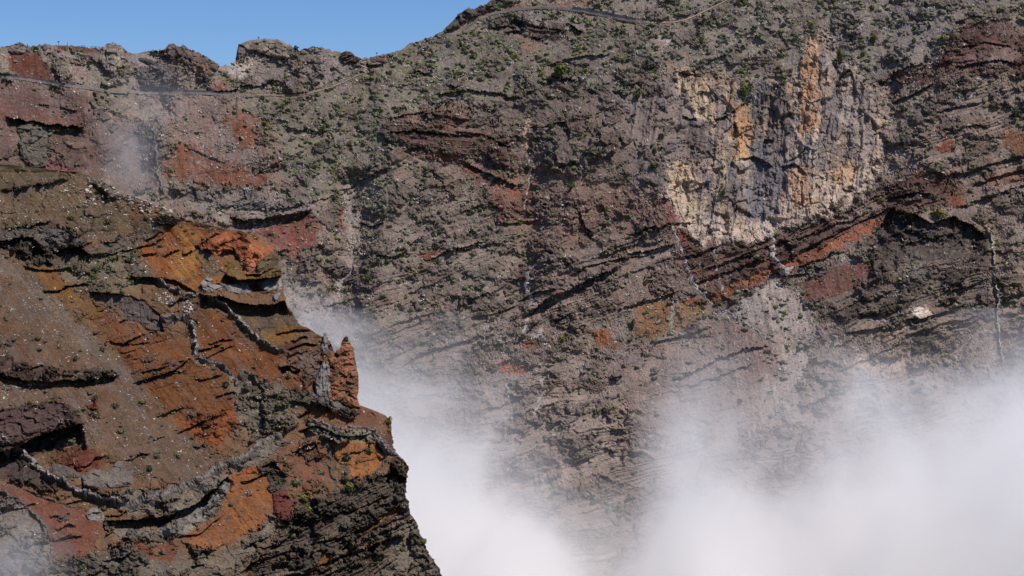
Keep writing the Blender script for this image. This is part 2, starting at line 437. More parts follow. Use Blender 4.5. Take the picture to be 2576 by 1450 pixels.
# scree cone and debris below
P_([(1935,706),(1985,718),(2030,770),(2052,822),(2030,900),(2000,1000),(1940,1000),(1890,880),(1850,795),(1870,745)], (156,146,139), soft=5, warp=9, rough=.18, strata=0, stones=1.6, veg=.3, scrub=.2)
P_([(1760,790),(1860,800),(1960,880),(1950,960),(1800,870)], (124,106,100), soft=8, warp=8, rough=.25, strata=.15, stones=.5)
P_([(1590,772),(1640,757),(1700,765),(1770,762),(1775,790),(1735,830),(1640,850),(1600,842)], (142,100,56), soft=3, warp=6, rough=.5, strata=.1, veg=.3)
P_([(1708,752),(1768,745),(1765,765),(1715,765)], (138,80,46), soft=2, warp=4)
P_([(1478,832),(1525,832),(1560,868),(1545,882),(1505,872)], (162,100,50), soft=2, warp=5, rough=.3, veg=.3)
P_([(1310,858),(1358,845),(1345,872),(1320,880)], (166,96,48), soft=2, warp=5, rough=.3)
P_([(1335,840),(1362,828),(1372,850),(1350,852)], (160,156,152), soft=2, warp=4)
P_([(1240,920),(1282,904),(1335,932),(1300,942),(1268,938)], (184,98,48), soft=2, warp=5, rough=.3)
P_([(1560,700),(1640,690),(1640,740),(1530,760)], (130,110,98), soft=8, warp=8, rough=.25, strata=.1)
P_([(2100,920),(2170,900),(2250,890),(2310,930),(2200,960),(2120,965)], (176,150,128), soft=8, warp=12, mix=.7, strata=.2, flute=.5)
P_([(2150,820),(2330,780),(2480,810),(2560,850),(2400,870),(2200,880)], (134,116,102), soft=10, warp=12, mix=.7)
P_([(2285,778),(2325,774),(2345,800),(2300,795)], (186,172,156), soft=2, warp=5)
P_([(1860,1000),(1980,980),(2010,1040),(1880,1090)], (150,138,126), soft=10, warp=12, mix=.6)
# the tall pale cliff
CLIFF = [(1700,188),(1745,190),(1790,205),(1850,205),(1920,215),(1980,225),(2012,180),(2035,100),(2080,85),(2112,150),(2150,165),(2200,212),(2225,280),(2232,360),(2205,430),(2180,480),(2100,520),(2000,568),(1920,592),(1850,604),(1790,607),(1745,592),(1700,545),(1668,492),(1688,430),(1790,412),(1800,310),(1762,292),(1722,262)]
P_([(1560,250),(1700,180),(1830,190),(1830,440),(1700,520),(1600,470)], (112,101,97), soft=14, warp=26, rough=.7, flute=.6, veg=.1, scrub=.1, strata=0)
P_(CLIFF, (162,148,136), soft=8, warp=16, rough=.42, strata=0, flute=1, veg=.05, scrub=.05)
for poly, c, w in [
    ([(1850,205),(1990,230),(1990,420),(1900,470),(1880,330)], (114,104,99), 14),
    ([(1800,480),(1990,400),(2000,560),(1850,600)], (132,128,128), 14),
    ([(2080,200),(2200,230),(2225,350),(2190,440),(2070,430)], (146,134,124), 14),
    ([(1690,430),(1745,425),(1765,590),(1740,590),(1690,520)], (204,180,142), 9),
    ([(1715,200),(1780,205),(1785,280),(1760,290),(1725,240)], (206,182,138), 6),
    ([(1700,215),(1760,285),(1745,298),(1715,275),(1698,240)], (136,122,122), 4),
    ([(1760,420),(1790,415),(1798,590),(1768,585)], (116,114,122), 7),
    ([(1795,270),(1830,260),(1840,560),(1800,560)], (176,152,124), 10),
    ([(1835,255),(1882,265),(1880,390),(1845,395)], (206,160,104), 8),
    ([(1860,310),(1885,310),(1882,395),(1858,390)], (216,160,88), 6),
    ([(2012,180),(2035,105),(2062,110),(2060,200),(2045,345),(2015,330)], (198,148,104), 9),
    ([(2034,95),(2066,90),(2070,180),(2050,200)], (204,166,112), 9),
    ([(2060,160),(2085,170),(2090,240),(2070,245)], (174,150,130), 8),
    ([(1880,390),(1960,350),(1990,470),(1930,560),(1870,520)], (118,118,126), 16),
    ([(1985,430),(2030,420),(2045,520),(2000,540)], (198,156,108), 9),
    ([(2085,420),(2140,410),(2150,480),(2090,490)], (204,164,116), 10),
    ([(2030,450),(2190,420),(2180,478),(2090,520),(2020,555)], (178,160,142), 14),
    ([(1742,545),(1800,540),(1900,548),(1960,560),(1990,566),(1920,592),(1790,607),(1745,592)], (206,194,184), 7),
    ([(1930,490),(1990,470),(2040,540),(1970,575)], (206,190,172), 8)]:
    P_(poly, tuple(np.array(c) * .90), soft=6, warp=w + 6, mix=.8)
def cliff_tint():
    S = F; I = S.box(CLIFF, 20); x, y = S.X[I], S.Y[I]
    wx, wy = S.warped(I, 16); inside = sstep(-5, 6, sdf_poly(wx, wy, CLIFF) + 5 * S.w3[I])
    q = x + .1 * y + 8 * S.w1x[I]
    n1 = fbm(q / 38, y / 170, 4, 61); n2 = fbm(q / 26, y / 200, 4, 63); n3 = fbm(q / 18, y / 60, 3, 67)
    for n, lo, hi, c, k in ((n1, .05, .28, (190, 168, 138), .6), (-n1, .0, .2, (100, 97, 105), .8), (n2, .16, .36, (186, 142, 98), .6), (-n2, .08, .3, (120, 108, 100), .6), (n3, .26, .45, (176, 166, 152), .4), (-n3, .2, .4, (96, 90, 87), .4)):
        m = (sstep(lo, hi, n) * inside * k).astype(f32)[:, None]
        S.col[I] += m * (sw(c).astype(f32) - S.col[I])
    h, i, e = facets(q / 21 + .4 * S.w2x[I], y / 40, 5)
    h2, i2, e2 = facets(q / 48, y / 90, 9)
    h5, i5, e5 = facets(q / 34 + .5 * S.w1x[I], y / 46 + .5 * S.w1y[I], 21)
    h4, i4, e4 = facets(q / 11 + .3 * S.w2x[I], y / 17, 15)
    S.relief[I] += (inside * (7 * h * sstep(0, .10, e) + 15 * h2 * sstep(0, .08, e2) + 4 * h4 * sstep(0, .14, e4) + 9 * h5 * sstep(0, .07, e5))).astype(f32)
cliff_tint()
for pl, c_ in (([(1762,415),(1792,415),(1800,590),(1768,590)], (98,96,106)), ([(1885,370),(1950,340),(1975,440),(1940,560),(1890,530)], (104,103,112)), ([(1830,420),(1860,410),(1872,560),(1840,570)], (104,98,96)), ([(1930,230),(1985,235),(1990,340),(1945,345)], (106,95,88)), ([(2065,240),(2085,250),(2085,420),(2062,420)], (104,100,104))):
    F.paint(pl, c_, soft=6, warp=18, mix=.8)
for pl, c_ in (([(1838,262),(1882,270),(1880,395),(1850,400)], (206,158,100)), ([(1990,430),(2028,425),(2044,520),(2004,545)], (198,154,106)), ([(2090,420),(2140,412),(2148,470),(2096,480)], (206,168,118)), ([(1715,200),(1782,208),(1786,285),(1760,292)], (200,176,136))):
    F.paint(pl, c_, soft=6, warp=16, mix=.85)
F.bulge([(1720,230),(1900,240),(2060,150),(2210,240),(2200,420),(2000,560),(1780,590),(1690,480)], -12, 90)
for pl, c_ in (([(1672,492),(1700,545),(1745,592),(1790,607),(1850,604),(1920,592),(2000,568),(2100,520),(2180,480),(2205,430),(2180,420),(2100,470),(2000,525),(1900,560),(1800,560),(1740,530),(1700,480)], (188,172,154)), ([(1690,420),(1740,420),(1770,540),(1730,560),(1690,500)], (194,170,136)), ([(2020,180),(2050,120),(2066,200),(2050,340),(2022,330)], (192,144,98))):
    F.paint(pl, c_, soft=7, warp=16, mix=.75)
P_([(2100,200),(2230,280),(2240,420),(2190,480),(2110,330)], (150,138,130), soft=14, warp=20, mix=.55)
# white streak lines and pale scars
P_([(1315,305),(1336,303),(1330,362),(1317,384)], (176,146,124), soft=2, warp=6, flute=.6, rough=.5)
P_([(1660,85),(1680,90),(1690,115),(1672,120)], (158,150,146), soft=3, warp=6)
P_([(1640,80),(1690,140),(1700,190),(1680,185)], (130,112,100), soft=6, warp=12, mix=.7)
P_([(1700,170),(1760,185),(1850,200),(1840,215),(1740,205)], (168,136,108), soft=6, warp=12, mix=.8)
# layered red-brown outcrop left of centre
P_([(962,332),(985,292),(1060,268),(1130,258),(1172,265),(1205,300),(1245,340),(1300,385),(1290,445),(1180,402),(1060,388),(975,345)], (90,68,60), soft=7, warp=16, strata=1.7, dip=-.04, rough=.9, veg=.2, scrub=.15)
P_([(1085,385),(1150,392),(1235,450),(1318,482),(1300,500),(1222,462),(1130,412)], (142,78,55), soft=3, warp=8, rough=.3, strata=.2, veg=.2)
P_([(1235,495),(1330,480),(1330,540),(1260,560)], (124,76,62), soft=6, warp=12, mix=.7)
P_([(950,330),(1010,270),(1100,235),(1180,260),(1130,255),(1050,268),(985,300)], (112,106,96), soft=4, warp=10, veg=1)
# ground by the upper road
P_([(1172,36),(1290,10),(1340,12),(1335,22),(1240,30),(1190,50)], (132,90,70), soft=3, warp=6, rough=.3, veg=.15)
P_([(1375,-12),(1500,-5),(1480,28),(1400,20)], (146,114,94), soft=6, warp=12, rough=.3, veg=.3)
P_([(1286,82),(1330,78),(1345,110),(1350,132),(1320,128)], (136,110,94), soft=3, warp=6, rough=.2, veg=.15, stones=.1)
P_([(1408,92),(1432,80),(1425,95),(1405,110)], (134,108,92), soft=3, warp=5, rough=.2)
P_([(1232,52),(1310,48),(1330,62),(1300,84),(1268,82),(1240,70)], (84,76,70), soft=4, warp=8, rough=1.5, veg=.1)
P_([(1310,58),(1420,64),(1430,92),(1370,104),(1340,92)], (86,68,64), soft=3, warp=7, strata=1.2, dip=-.15, veg=.05)
# left shoulder: red and violet ash banks
P_([(-120,120),(150,116),(330,140),(330,240),(250,300),(180,260),(-120,190)], (116,106,98), soft=8, warp=16, veg=.7, scrub=.6, strata=.1, rough=.8, stones=.5)
P_([(18,142),(60,128),(104,140),(150,195),(128,212),(60,205),(28,178)], (120,66,44), soft=3, warp=6, rough=.1, strata=0, veg=.02, scrub=0, stones=.25)
P_([(112,178),(135,178),(160,212),(125,210)], (112,82,76), soft=2, warp=4, rough=.1, veg=0)
P_([(168,165),(200,160),(225,190),(180,205)], (136,114,106), soft=3, warp=6, rough=.15, veg=.1)
P_([(140,112),(195,113),(252,124),(245,135),(180,128),(145,130)], (114,66,52), soft=2, warp=4, rough=.25, veg=.05, scrub=0)
P_([(-120,192),(150,216),(232,240),(252,300),(290,330),(240,350),(210,330),(60,300),(-120,285)], (104,77,72), soft=8, warp=8, rough=.18, strata=.15, dip=-.1, veg=.12, scrub=.15, stones=.55)
P_([(-120,262),(20,285),(150,296),(215,310),(210,318),(60,304),(-120,300)], (122,72,52), soft=6, warp=10, rough=.25, strata=.4, dip=-.12, veg=.02)
P_([(-120,300),(220,322),(252,400),(240,445),(60,432),(-120,445)], (98,76,69), soft=8, warp=10, rough=.55, strata=.3, dip=-.1, veg=.12, scrub=.15)
P_([(48,320),(95,308),(120,330),(130,400),(95,425),(50,400)], (88,80,68), soft=5, warp=10, rough=1.2, veg=.9)
P_([(60,428),(130,415),(205,430),(95,445)], (140,72,74), soft=4, warp=8, rough=.2)
P_([(-120,400),(60,418),(165,452),(110,490),(-120,500)], (94,76,56), soft=4, warp=8, rough=.2, veg=.05, scrub=.05)
P_([(225,320),(300,330),(380,470),(300,470),(230,440)], (128,88,60), soft=8, warp=12, rough=.25, veg=.08)
P_([(318,137),(373,131),(445,126),(470,150),(425,192),(412,232),(320,226),(328,172)], (132,123,121), soft=4, warp=8, rough=.12, strata=0, veg=.05, scrub=.05, stones=.3)
P_([(352,176),(400,150),(432,172),(415,222),(340,222)], (98,90,88), soft=4, warp=8, rough=1.3, strata=.4, veg=.1)
P_([(415,120),(470,125),(550,168),(545,180),(490,210),(462,228),(425,205),(428,160)], (104,92,84), soft=4, warp=8, rough=1.5, strata=.1, flute=.3, veg=.1)
P_([(488,150),(515,150),(512,185),(495,185)], (178,146,108), soft=3, warp=6)
P_([(596,110),(745,105),(750,140),(700,150),(640,130),(600,150)], (104,95,88), soft=3, warp=6, rough=1.4, veg=.1)
P_([(555,170),(600,150),(660,140),(640,170),(600,200)], (152,142,134), soft=5, warp=10, rough=.5, stones=1.4)
P_([(640,150),(760,140),(900,150),(880,200),(780,235),(660,230),(620,180)], (112,103,98), soft=8, warp=14, rough=1.15, veg=.3, scrub=.6)
P_([(880,140),(915,148),(905,165),(870,158)], (126,72,56), soft=3, warp=6)
P_([(540,205),(575,200),(572,232),(545,232)], (150,76,48), soft=3, warp=7, rough=.4)
P_([(390,258),(560,256),(650,330),(665,425),(480,372),(400,335)], (124,104,96), soft=10, warp=16, rough=.35, veg=.08, scrub=.2, stones=1.5)
P_([(400,398),(470,360),(560,400),(640,430),(682,442),(640,482),(590,482),(420,456)], (140,84,54), soft=4, warp=9, rough=.3, strata=.3, dip=.05, veg=.1, stones=.7)
P_([(560,292),(622,280),(652,368),(612,382),(582,332)], (138,82,54), soft=5, warp=12, rough=.2, veg=.08, stones=.6)
P_([(430,460),(660,480),(780,500),(780,560),(600,560),(440,500)], (112,103,98), soft=8, warp=12, rough=1, strata=.4, veg=.3, scrub=.7)
P_([(262,310),(330,300),(388,310),(396,440),(392,480),(300,470),(250,420)], (100,84,78), soft=8, warp=10, rough=.4, veg=.03)
P_([(330,330),(382,300),(402,400),(395,470),(362,425)], (70,62,62), soft=3, warp=6, rough=.6, veg=.02, flute=.2)
P_([(640,592),(700,552),(785,535),(802,562),(792,610),(742,652),(720,640)], (138,74,60), soft=3, warp=9, rough=.25, strata=.15, veg=.4)
P_([(848,535),(872,525),(875,580),(856,575)], (134,72,58), soft=3, warp=7, rough=.3)
P_([(1050,640),(1110,625),(1120,640),(1060,655)], (142,80,56), soft=2, warp=5, rough=.3)
P_([(868,470),(888,520),(902,600),(886,690),(832,806),(806,806),(850,712),(880,622),(870,540)], (150,139,131), soft=6, warp=12, rough=.35, strata=0, veg=.12, scrub=.7, stones=1.5)
P_([(700,705),(790,715),(830,800),(790,810),(722,765)], (128,117,110), soft=8, warp=12, rough=.5, stones=1.2, scrub=.7, veg=.15)
P_([(640,300),(690,290),(700,440),(660,440)], (124,88,72), soft=8, warp=14, mix=.7, stones=1, veg=.4)

def in_near_xy(x, y):
    return y > 420 and x < np.interp(y, EY, EX) - 15
# the roads: cut benches
ROAD_LEFT = [(-110,176),(0,190),(50,195),(100,203),(150,211),(190,215),(238,222),(280,228),(330,230),(400,232),(460,231),(520,233),(580,237),(640,239)]
TRAIL = [(640,239),(700,240),(738,240),(772,236),(800,229),(820,224),(860,209),(900,190),(930,180),(940,177)]
TRAIL_UP = [(940,177),(920,170),(903,163),(900,157),(912,150),(925,146)]
ROAD_TOP = [(1168,78),(1182,63),(1205,46),(1240,32),(1290,23),(1340,18),(1395,17),(1440,23),(1500,33),(1560,45),(1600,52),(1625,56)]
TRAIL_TOP = [(1625,56),(1650,57),(1690,56),(1720,51),(1740,44),(1760,34),(1800,15),(1830,0),(1860,-16)]
for pts, w in ((ROAD_LEFT, 5), (TRAIL, 4), (TRAIL_UP, 4), (ROAD_TOP, 5), (TRAIL_TOP, 4)):
    F.streak(pts, w, None, soft=2, warp=0, rough=.03, strata=0, flute=0, veg=0, scrub=0, stones=0)

# big forms: gullies, spurs, the amphitheatre of the cliff
F.ridge([(870,420),(905,560),(880,690),(810,820)], -55, 55)
F.ridge([(980,240),(1010,420),(960,600),(930,760),(960,920)], 35, 60)
F.ridge([(1325,260),(1330,420),(1330,560),(1290,760)], -32, 38)
F.ridge([(1500,280),(1470,430),(1420,600),(1340,760)], 36, 60)
F.ridge([(1690,200),(1650,330),(1640,470),(1690,600)], 28, 45)
F.ridge([(1900,240),(1905,420),(1920,590)], -30, 50)
F.ridge([(2040,100),(2060,260),(2050,420),(2010,560)], 28, 34)
F.ridge([(2230,140),(2240,300),(2210,460)], -34, 40)
F.ridge([(2420,60),(2400,300),(2330,470),(2330,640),(2240,800)], 36, 70)
F.ridge([(2505,560),(2520,760),(2530,960)], -24, 30)
F.ridge([(400,180),(380,240),(345,340),(330,470)], -42, 58)
F.ridge([(540,170),(600,300),(640,420)], 20, 60)
F.ridge([(130,120),(170,220),(240,300),(290,400)], 26, 34)
F.bulge([(1000,300),(1060,262),(1170,268),(1260,350),(1290,430),(1150,400),(1010,380)], 26, 30)
F.bulge([(1300,320),(1520,300),(1640,360),(1600,470),(1380,450)], 24, 60)
# undercut ledges (left to right)
C_ = F.cut
C_([(8,292),(60,302),(110,312),(160,318),(214,318)], 10, 44, 12, 30, 9, .12, .4)
C_([(95,262),(125,268)], 4, 6, 6, 9, 3)
C_([(150,268),(195,280)], 4, 6, 6, 9, 3)
C_([(360,152),(400,160),(425,175)], 6, 7, 10, 10, 4)
C_([(345,200),(390,190),(415,182)], 6, 8, 10, 14, 4)
C_([(575,548),(620,556),(700,545),(750,535),(788,524)], 14, 46, 14, 26, 8, .12, .45)
C_([(650,130),(700,140),(745,125)], 6, 10, 10, 12, 4)
C_([(920,160),(945,163),(965,162)], 8, 14, 8, 12, 3)
C_([(905,560),(935,570),(965,560)], 7, 12, 10, 14, 4)
C_([(940,640),(980,646),(1015,640)], 8, 10, 10, 12, 4)
C_([(880,855),(940,840),(1000,815),(1060,795),(1110,785)], 5, 7, 12, 10, 4)
C_([(985,935),(1040,905),(1080,890)], 6, 8, 10, 12, 4)
C_([(1235,70),(1275,66),(1300,72)], 7, 10, 10, 10, 4)
C_([(1300,62),(1350,66),(1420,78)], 8, 8, 12, 10, 4)
C_([(1270,82),(1300,78),(1320,74)], 6, 12, 8, 12, 3)
C_([(1435,62),(1465,82)], 10, 20, 10, 24, 3)
C_([(1340,92),(1365,100)], 5, 10, 6, 9, 3)
C_([(1385,190),(1420,200),(1450,200)], 7, 12, 10, 16, 4)
C_([(1090,240),(1180,225),(1260,235),(1300,250)], 8, 10, 14, 16, 6)
C_([(970,300),(1060,282),(1150,280)], 7, 8, 10, 12, 4)
C_([(965,335),(1040,330),(1120,336),(1200,345)], 8, 10, 10, 12, 5)
C_([(1140,330),(1220,340),(1290,375)], 7, 8, 10, 10, 5)
C_([(1160,400),(1200,425),(1260,450),(1310,475)], 10, 14, 14, 16, 5)
C_([(1240,560),(1300,562),(1360,552)], 6, 9, 10, 12, 5)
C_([(1460,530),(1462,550),(1475,575),(1495,590)], 9, 14, 12, 14, 4)
C_([(1230,870),(1300,860),(1340,820),(1365,800)], 7, 10, 10, 14, 4)
C_([(1310,800),(1370,755),(1440,725),(1490,700),(1560,672)], 14, 40, 16, 26, 9, .12, .5)
C_([(1300,760),(1350,735),(1400,725)], 8, 12, 10, 12, 4)
C_([(1180,800),(1240,790),(1300,770)], 6, 9, 10, 12, 4)
C_([(1570,640),(1640,630),(1700,612)], 9, 14, 12, 14, 5)
C_([(1420,700),(1480,670),(1540,655),(1640,640)], 7, 9, 12, 12, 5)
C_([(1700,650),(1760,640),(1820,610)], 7, 9, 12, 12, 5)
C_([(1730,720),(1800,695),(1870,670),(1940,640)], 8, 9, 12, 12, 5)
C_([(1770,680),(1850,650),(1930,620),(2040,590)], 7, 9, 12, 12, 5)
C_([(1990,640),(2080,600),(2160,560),(2250,520)], 7, 9, 10, 12, 5)
C_([(2230,500),(2290,485),(2350,490)], 9, 16, 12, 16, 4)
C_([(1970,695),(2010,690),(2030,688)], 8, 12, 8, 12, 3)
C_([(1240,925),(1275,908),(1290,902)], 6, 10, 10, 14, 3)
C_([(1640,862),(1720,845),(1790,820)], 8, 10, 12, 12, 5)
C_([(1690,960),(1730,938),(1760,930),(1800,905),(1850,890),(1900,872),(1940,870)], 8, 9, 14, 13, 14)
C_([(1720,980),(1800,950),(1900,915)], 5, 6, 10, 9, 12)
C_([(2270,805),(2330,800),(2390,780),(2430,765)], 9, 18, 12, 14, 4)
C_([(2155,790),(2190,785),(2215,790)], 10, 24, 12, 22, 4)
C_([(2120,840),(2180,830),(2230,822)], 8, 10, 10, 12, 4)
C_([(2380,735),(2440,720),(2490,700)], 7, 10, 10, 12, 4)
C_([(2240,260),(2300,235),(2350,210)], 8, 12, 12, 14, 4)
C_([(2350,285),(2420,265),(2470,260)], 7, 9, 10, 12, 4)
C_([(2370,340),(2420,320),(2480,315)], 7, 9, 10, 12, 4)
C_([(2400,170),(2450,160),(2520,150),(2560,165)], 8, 12, 12, 14, 5)
C_([(2400,60),(2450,40),(2500,45)], 6, 9, 10, 12, 5)
C_([(2410,120),(2480,105),(2550,120)], 6, 8, 10, 10, 5)
C_([(2340,455),(2440,430),(2520,405),(2600,385)], 8, 10, 10, 12, 5)
C_([(2440,470),(2520,440),(2600,420)], 8, 11, 10, 12, 5)
C_([(2460,500),(2540,478),(2620,450)], 7, 9, 10, 12, 5)
C_([(2520,750),(2560,742),(2620,730)], 8, 10, 12, 12, 4)
C_([(2520,790),(2560,790)], 7, 12, 10, 12, 4)
C_([(1715,290),(1735,300),(1752,296)], 5, 14, 10, 12, 3)
C_([(1705,180),(1730,188),(1755,186)], 7, 14, 8, 12, 3)
C_([(1795,300),(1815,296),(1830,290)], 6, 14, 10, 14, 3)
C_([(1860,402),(1890,395),(1920,400),(1945,425)], 8, 14, 14, 18, 5)
C_([(1960,420),(2000,410),(2030,440)], 6, 12, 12, 16, 5)
C_([(2120,475),(2145,480)], 6, 12, 10, 10, 3)
C_([(1920,350),(1945,352)], 6, 12, 10, 14, 3)
# the buttress facing away from the sun, its shade put into a dark swatch
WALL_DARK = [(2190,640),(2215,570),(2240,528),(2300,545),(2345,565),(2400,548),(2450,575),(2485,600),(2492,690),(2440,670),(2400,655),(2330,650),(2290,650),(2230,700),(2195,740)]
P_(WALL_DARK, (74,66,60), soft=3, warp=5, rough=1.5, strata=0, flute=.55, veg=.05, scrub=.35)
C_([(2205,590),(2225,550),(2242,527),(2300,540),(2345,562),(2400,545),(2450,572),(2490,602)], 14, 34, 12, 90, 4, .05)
_r = random.Random(77)
for _ in range(60):
    x, y = _r.uniform(600, 2560), _r.uniform(140, 1050)
    if sdf_poly(np.array([x]), np.array([y]), CLIFF)[0] > -12 or y < rim_y(x) + 20 or in_near_xy(x, y) or min(dist_line(np.array([x]), np.array([y]), q)[0][0] for q in (ROAD_TOP, TRAIL_TOP, TRAIL)) < 30: continue
    L_ = 40 + 190 * _r.random() ** 2; sl = -.36 + _r.uniform(-.14, .2) + (.3 if y < 400 and x < 1700 else 0)
    gj = int(np.clip((x + 110) / 2800 * (FC - 1), 0, FC - 1)); gi = int(np.argmin(np.abs(F.Y[:, gj] - y)))
    if F.at['rough'][gi, gj] < .5: continue
    pts = [(x + t * L_, y + t * L_ * sl + _r.uniform(-5, 5)) for t in (-.5, -.35, -.2, -.05, .1, .22, .35, .5)]
    F.cut(pts, _r.uniform(4, 8), _r.uniform(5, 13), _r.uniform(9, 16), _r.uniform(8, 18), 8, .2, .6)
F.col *= np.array([1.07, .975, .93], f32)
F.dust([(120,104,94), (96,82,74), (128,116,106)], .25, 16)
F.finish(.70, .82, .15, s_amp=.42)
def far_back(P, c):
    top = P[0]
    rows = [top + np.array([0, 150, -110], f32), top + np.array([0, 45, -12], f32), top + np.array([0, 10, -.4], f32)]
    return np.concatenate([np.stack(rows), P]), np.concatenate([np.repeat(c[:1], 3, 0), c])
tag(F.build('crater_wall', M_FAR, far_back), kind='structure')

# ---- the near ridge
NC, NR = 570, 620
_y = np.linspace(409, 1528, NR)
_ex = np.interp(_y, EY, EX) + 3.0 * gnoise(_y / 8, _y * 0, 4) + 1.5 * gnoise(_y / 3, _y * 0, 6)
_tt = np.linspace(0, 1, NC)
NX = -110 + _tt[None, :] * (_ex[:, None] + 110)
NY = np.broadcast_to(_y[:, None], (NR, NC)).copy()
def near_depth(x, y):
    y = np.maximum(y, 400)
    return 655 - 125 * (y - 433) / 1100.0 + 0.05 * (x - 500)
Nn = Sheet(NX, NY, near_depth(NX, NY))
Nn.col[:] = lin((110, 86, 70))
Nn.at['rough'][:] = .5; Nn.at['dip'][:] = .34; Nn.at['stones'][:] = .25; Nn.at['veg'][:] = .05; Nn.at['scrub'][:] = .1
P_ = Nn.paint
P_([(-120,420),(240,420),(330,490),(450,545),(440,580),(200,610),(-120,610)], (104,84,66), soft=8, warp=14, rough=.45, stones=1.5, veg=.12, scrub=.3)
P_([(-120,395),(60,405),(150,425),(165,452),(100,480),(-120,500)], (92,76,56), soft=8, warp=14, rough=.25, stones=.3)
Nn.streak([(-60,488),(0,480),(60,470),(110,462),(165,452)], 3, (64,56,48), soft=2, warp=6, rough=1.3)
P_([(205,430),(240,432),(300,470),(400,515),(455,540),(440,556),(360,535),(260,490)], (100,90,82), soft=5, warp=10, rough=1.2, stones=1.8)
P_([(300,500),(440,540),(420,560),(330,560)], (118,84,54), soft=6, warp=10, rough=.3)
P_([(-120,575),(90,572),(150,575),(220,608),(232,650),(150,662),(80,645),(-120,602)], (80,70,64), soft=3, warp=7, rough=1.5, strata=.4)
P_([(50,650),(200,640),(232,650),(150,678),(60,668)], (84,72,65), soft=3, warp=6, rough=1.2, strata=.8, dip=.1)
P_([(220,622),(300,600),(360,578),(410,545),(442,545),(437,577),(380,612),(300,634),(232,645)], (92,80,72), soft=3, warp=7, rough=1.2, strata=1.0, dip=.3)
P_([(150,680),(232,645),(365,620),(375,690),(335,732),(250,742),(190,722)], (108,92,80), soft=6, warp=10, rough=.6, veg=1.2, stones=1.6, scrub=.6)
P_([(345,625),(440,562),(475,572),(565,580),(500,617),(560,650),(602,680),(592,716),(522,727),(472,742),(402,697),(362,652)], (178,104,52), soft=4, warp=9, rough=.25, stones=.5)
P_([(452,568),(492,588),(502,660),(482,722),(432,690),(450,640)], (196,134,58), soft=6, warp=12, rough=.2, mix=.85)
P_([(492,602),(540,640),(562,692),(512,702),(500,650)], (118,94,70), soft=5, warp=10, rough=.2, stones=.7)
P_([(495,617),(545,588),(600,583),(660,598),(692,622),(702,650),(682,662),(642,672),(616,692),(605,655),(570,640),(530,636)], (198,112,72), soft=3, warp=6, rough=.8, stones=.05)
P_([(600,583),(660,598),(690,622),(660,618),(610,600)], (138,104,66), soft=3, warp=6, mix=.7)
P_([(568,666),(586,651),(606,651),(603,706),(575,688)], (132,104,56), soft=3, warp=4, rough=.5)
P_([(645,661),(669,644),(699,637),(700,677),(645,687)], (104,84,50), soft=3, warp=4, rough=.7)
P_([(606,690),(705,676),(706,694),(645,701),(610,705)], (132,100,54), soft=2, warp=3, rough=.6)
P_([(520,745),(600,770),(690,788),(742,800),(770,835),(730,852),(640,822),(560,780)], (104,84,66), soft=5, warp=8, rough=.25)
P_([(655,842),(722,820),(755,832),(742,850),(682,882)], (154,106,52), soft=3, warp=6, rough=.4)
P_([(688,882),(742,855),(758,870),(732,900),(692,897)], (118,66,48), soft=3, warp=5, rough=.4)
P_([(500,762),(560,790),(640,862),(722,892),(800,880),(835,990),(700,1000),(560,960),(492,880),(482,800)], (142,84,48), soft=4, warp=8, rough=.22, stones=.7)
P_([(560,882),(640,870),(662,900),(582,912)], (160,98,46), soft=6, warp=10, mix=.8)
P_([(720,890),(800,870),(835,910),(835,985),(760,985)], (118,82,60), soft=4, warp=8, rough=.7)
P_([(180,742),(250,780),(372,832),(482,862),(492,910),(560,960),(602,980),(602,1060),(542,1125),(462,1085),(382,985),(330,932)], (142,86,48), soft=4, warp=8, rough=.28, strata=.35, dip=.22, stones=.35)
P_([(440,1060),(540,1040),(600,1010),(600,1060),(540,1122),(470,1090)], (164,88,46), soft=5, warp=9, rough=.6, strata=.5)
P_([(380,990),(480,930),(500,920),(470,960),(400,1000)], (150,94,46), soft=4, warp=8, mix=.8)
P_([(75,676),(130,680),(192,740),(252,780),(232,802),(150,747)], (160,108,48), soft=4, warp=8, rough=.15)
P_([(-120,596),(40,650),(140,742),(252,862),(332,942),(422,1062),(562,1160),(472,1217),(332,1200),(242,1082),(182,962),(60,905),(-120,880)], (114,88,72), soft=6, warp=8, rough=.15, strata=0, stones=1.3, veg=.25, scrub=.3)
P_([(-120,590),(40,672),(185,812),(325,940),(300,948),(165,822),(30,694),(-120,625)], (122,106,97), soft=7, warp=8, rough=.12, stones=.9, veg=.02)
P_([(75,820),(110,850),(280,1000),(260,1000),(150,900)], (124,78,58), soft=5, warp=8, mix=.7)
P_([(-120,700),(40,800),(90,900),(40,890),(-120,800)], (116,80,64), soft=8, warp=10, mix=.6)
P_([(-120,875),(0,885),(90,925),(200,930),(300,937),(300,946),(180,958),(80,962),(-120,940)], (72,54,50), soft=2, warp=4, rough=.9, strata=.3, dip=-.1)
P_([(-120,962),(150,962),(222,990),(252,1100),(182,1150),(60,1030),(-120,1040)], (116,88,74), soft=4, warp=8, rough=.3, stones=1.4, veg=.3, scrub=.5)
P_([(213,1015),(246,1003),(247,1045),(225,1056)], (124,58,44), soft=2, warp=4, rough=.6, strata=.8)
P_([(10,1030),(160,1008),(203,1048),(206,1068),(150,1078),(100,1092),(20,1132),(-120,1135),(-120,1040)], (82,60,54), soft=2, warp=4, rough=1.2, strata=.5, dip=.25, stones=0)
P_([(20,1132),(100,1092),(206,1068),(190,1092),(133,1128),(70,1152),(30,1140)], (58,46,44), soft=2, warp=4, rough=.8, stones=0)  # shade under the overhanging block, put into the ground colour
P_([(130,1142),(222,1118),(262,1158),(242,1192),(170,1182)], (128,62,44), soft=4, warp=7, rough=.6, strata=.9, dip=.25)
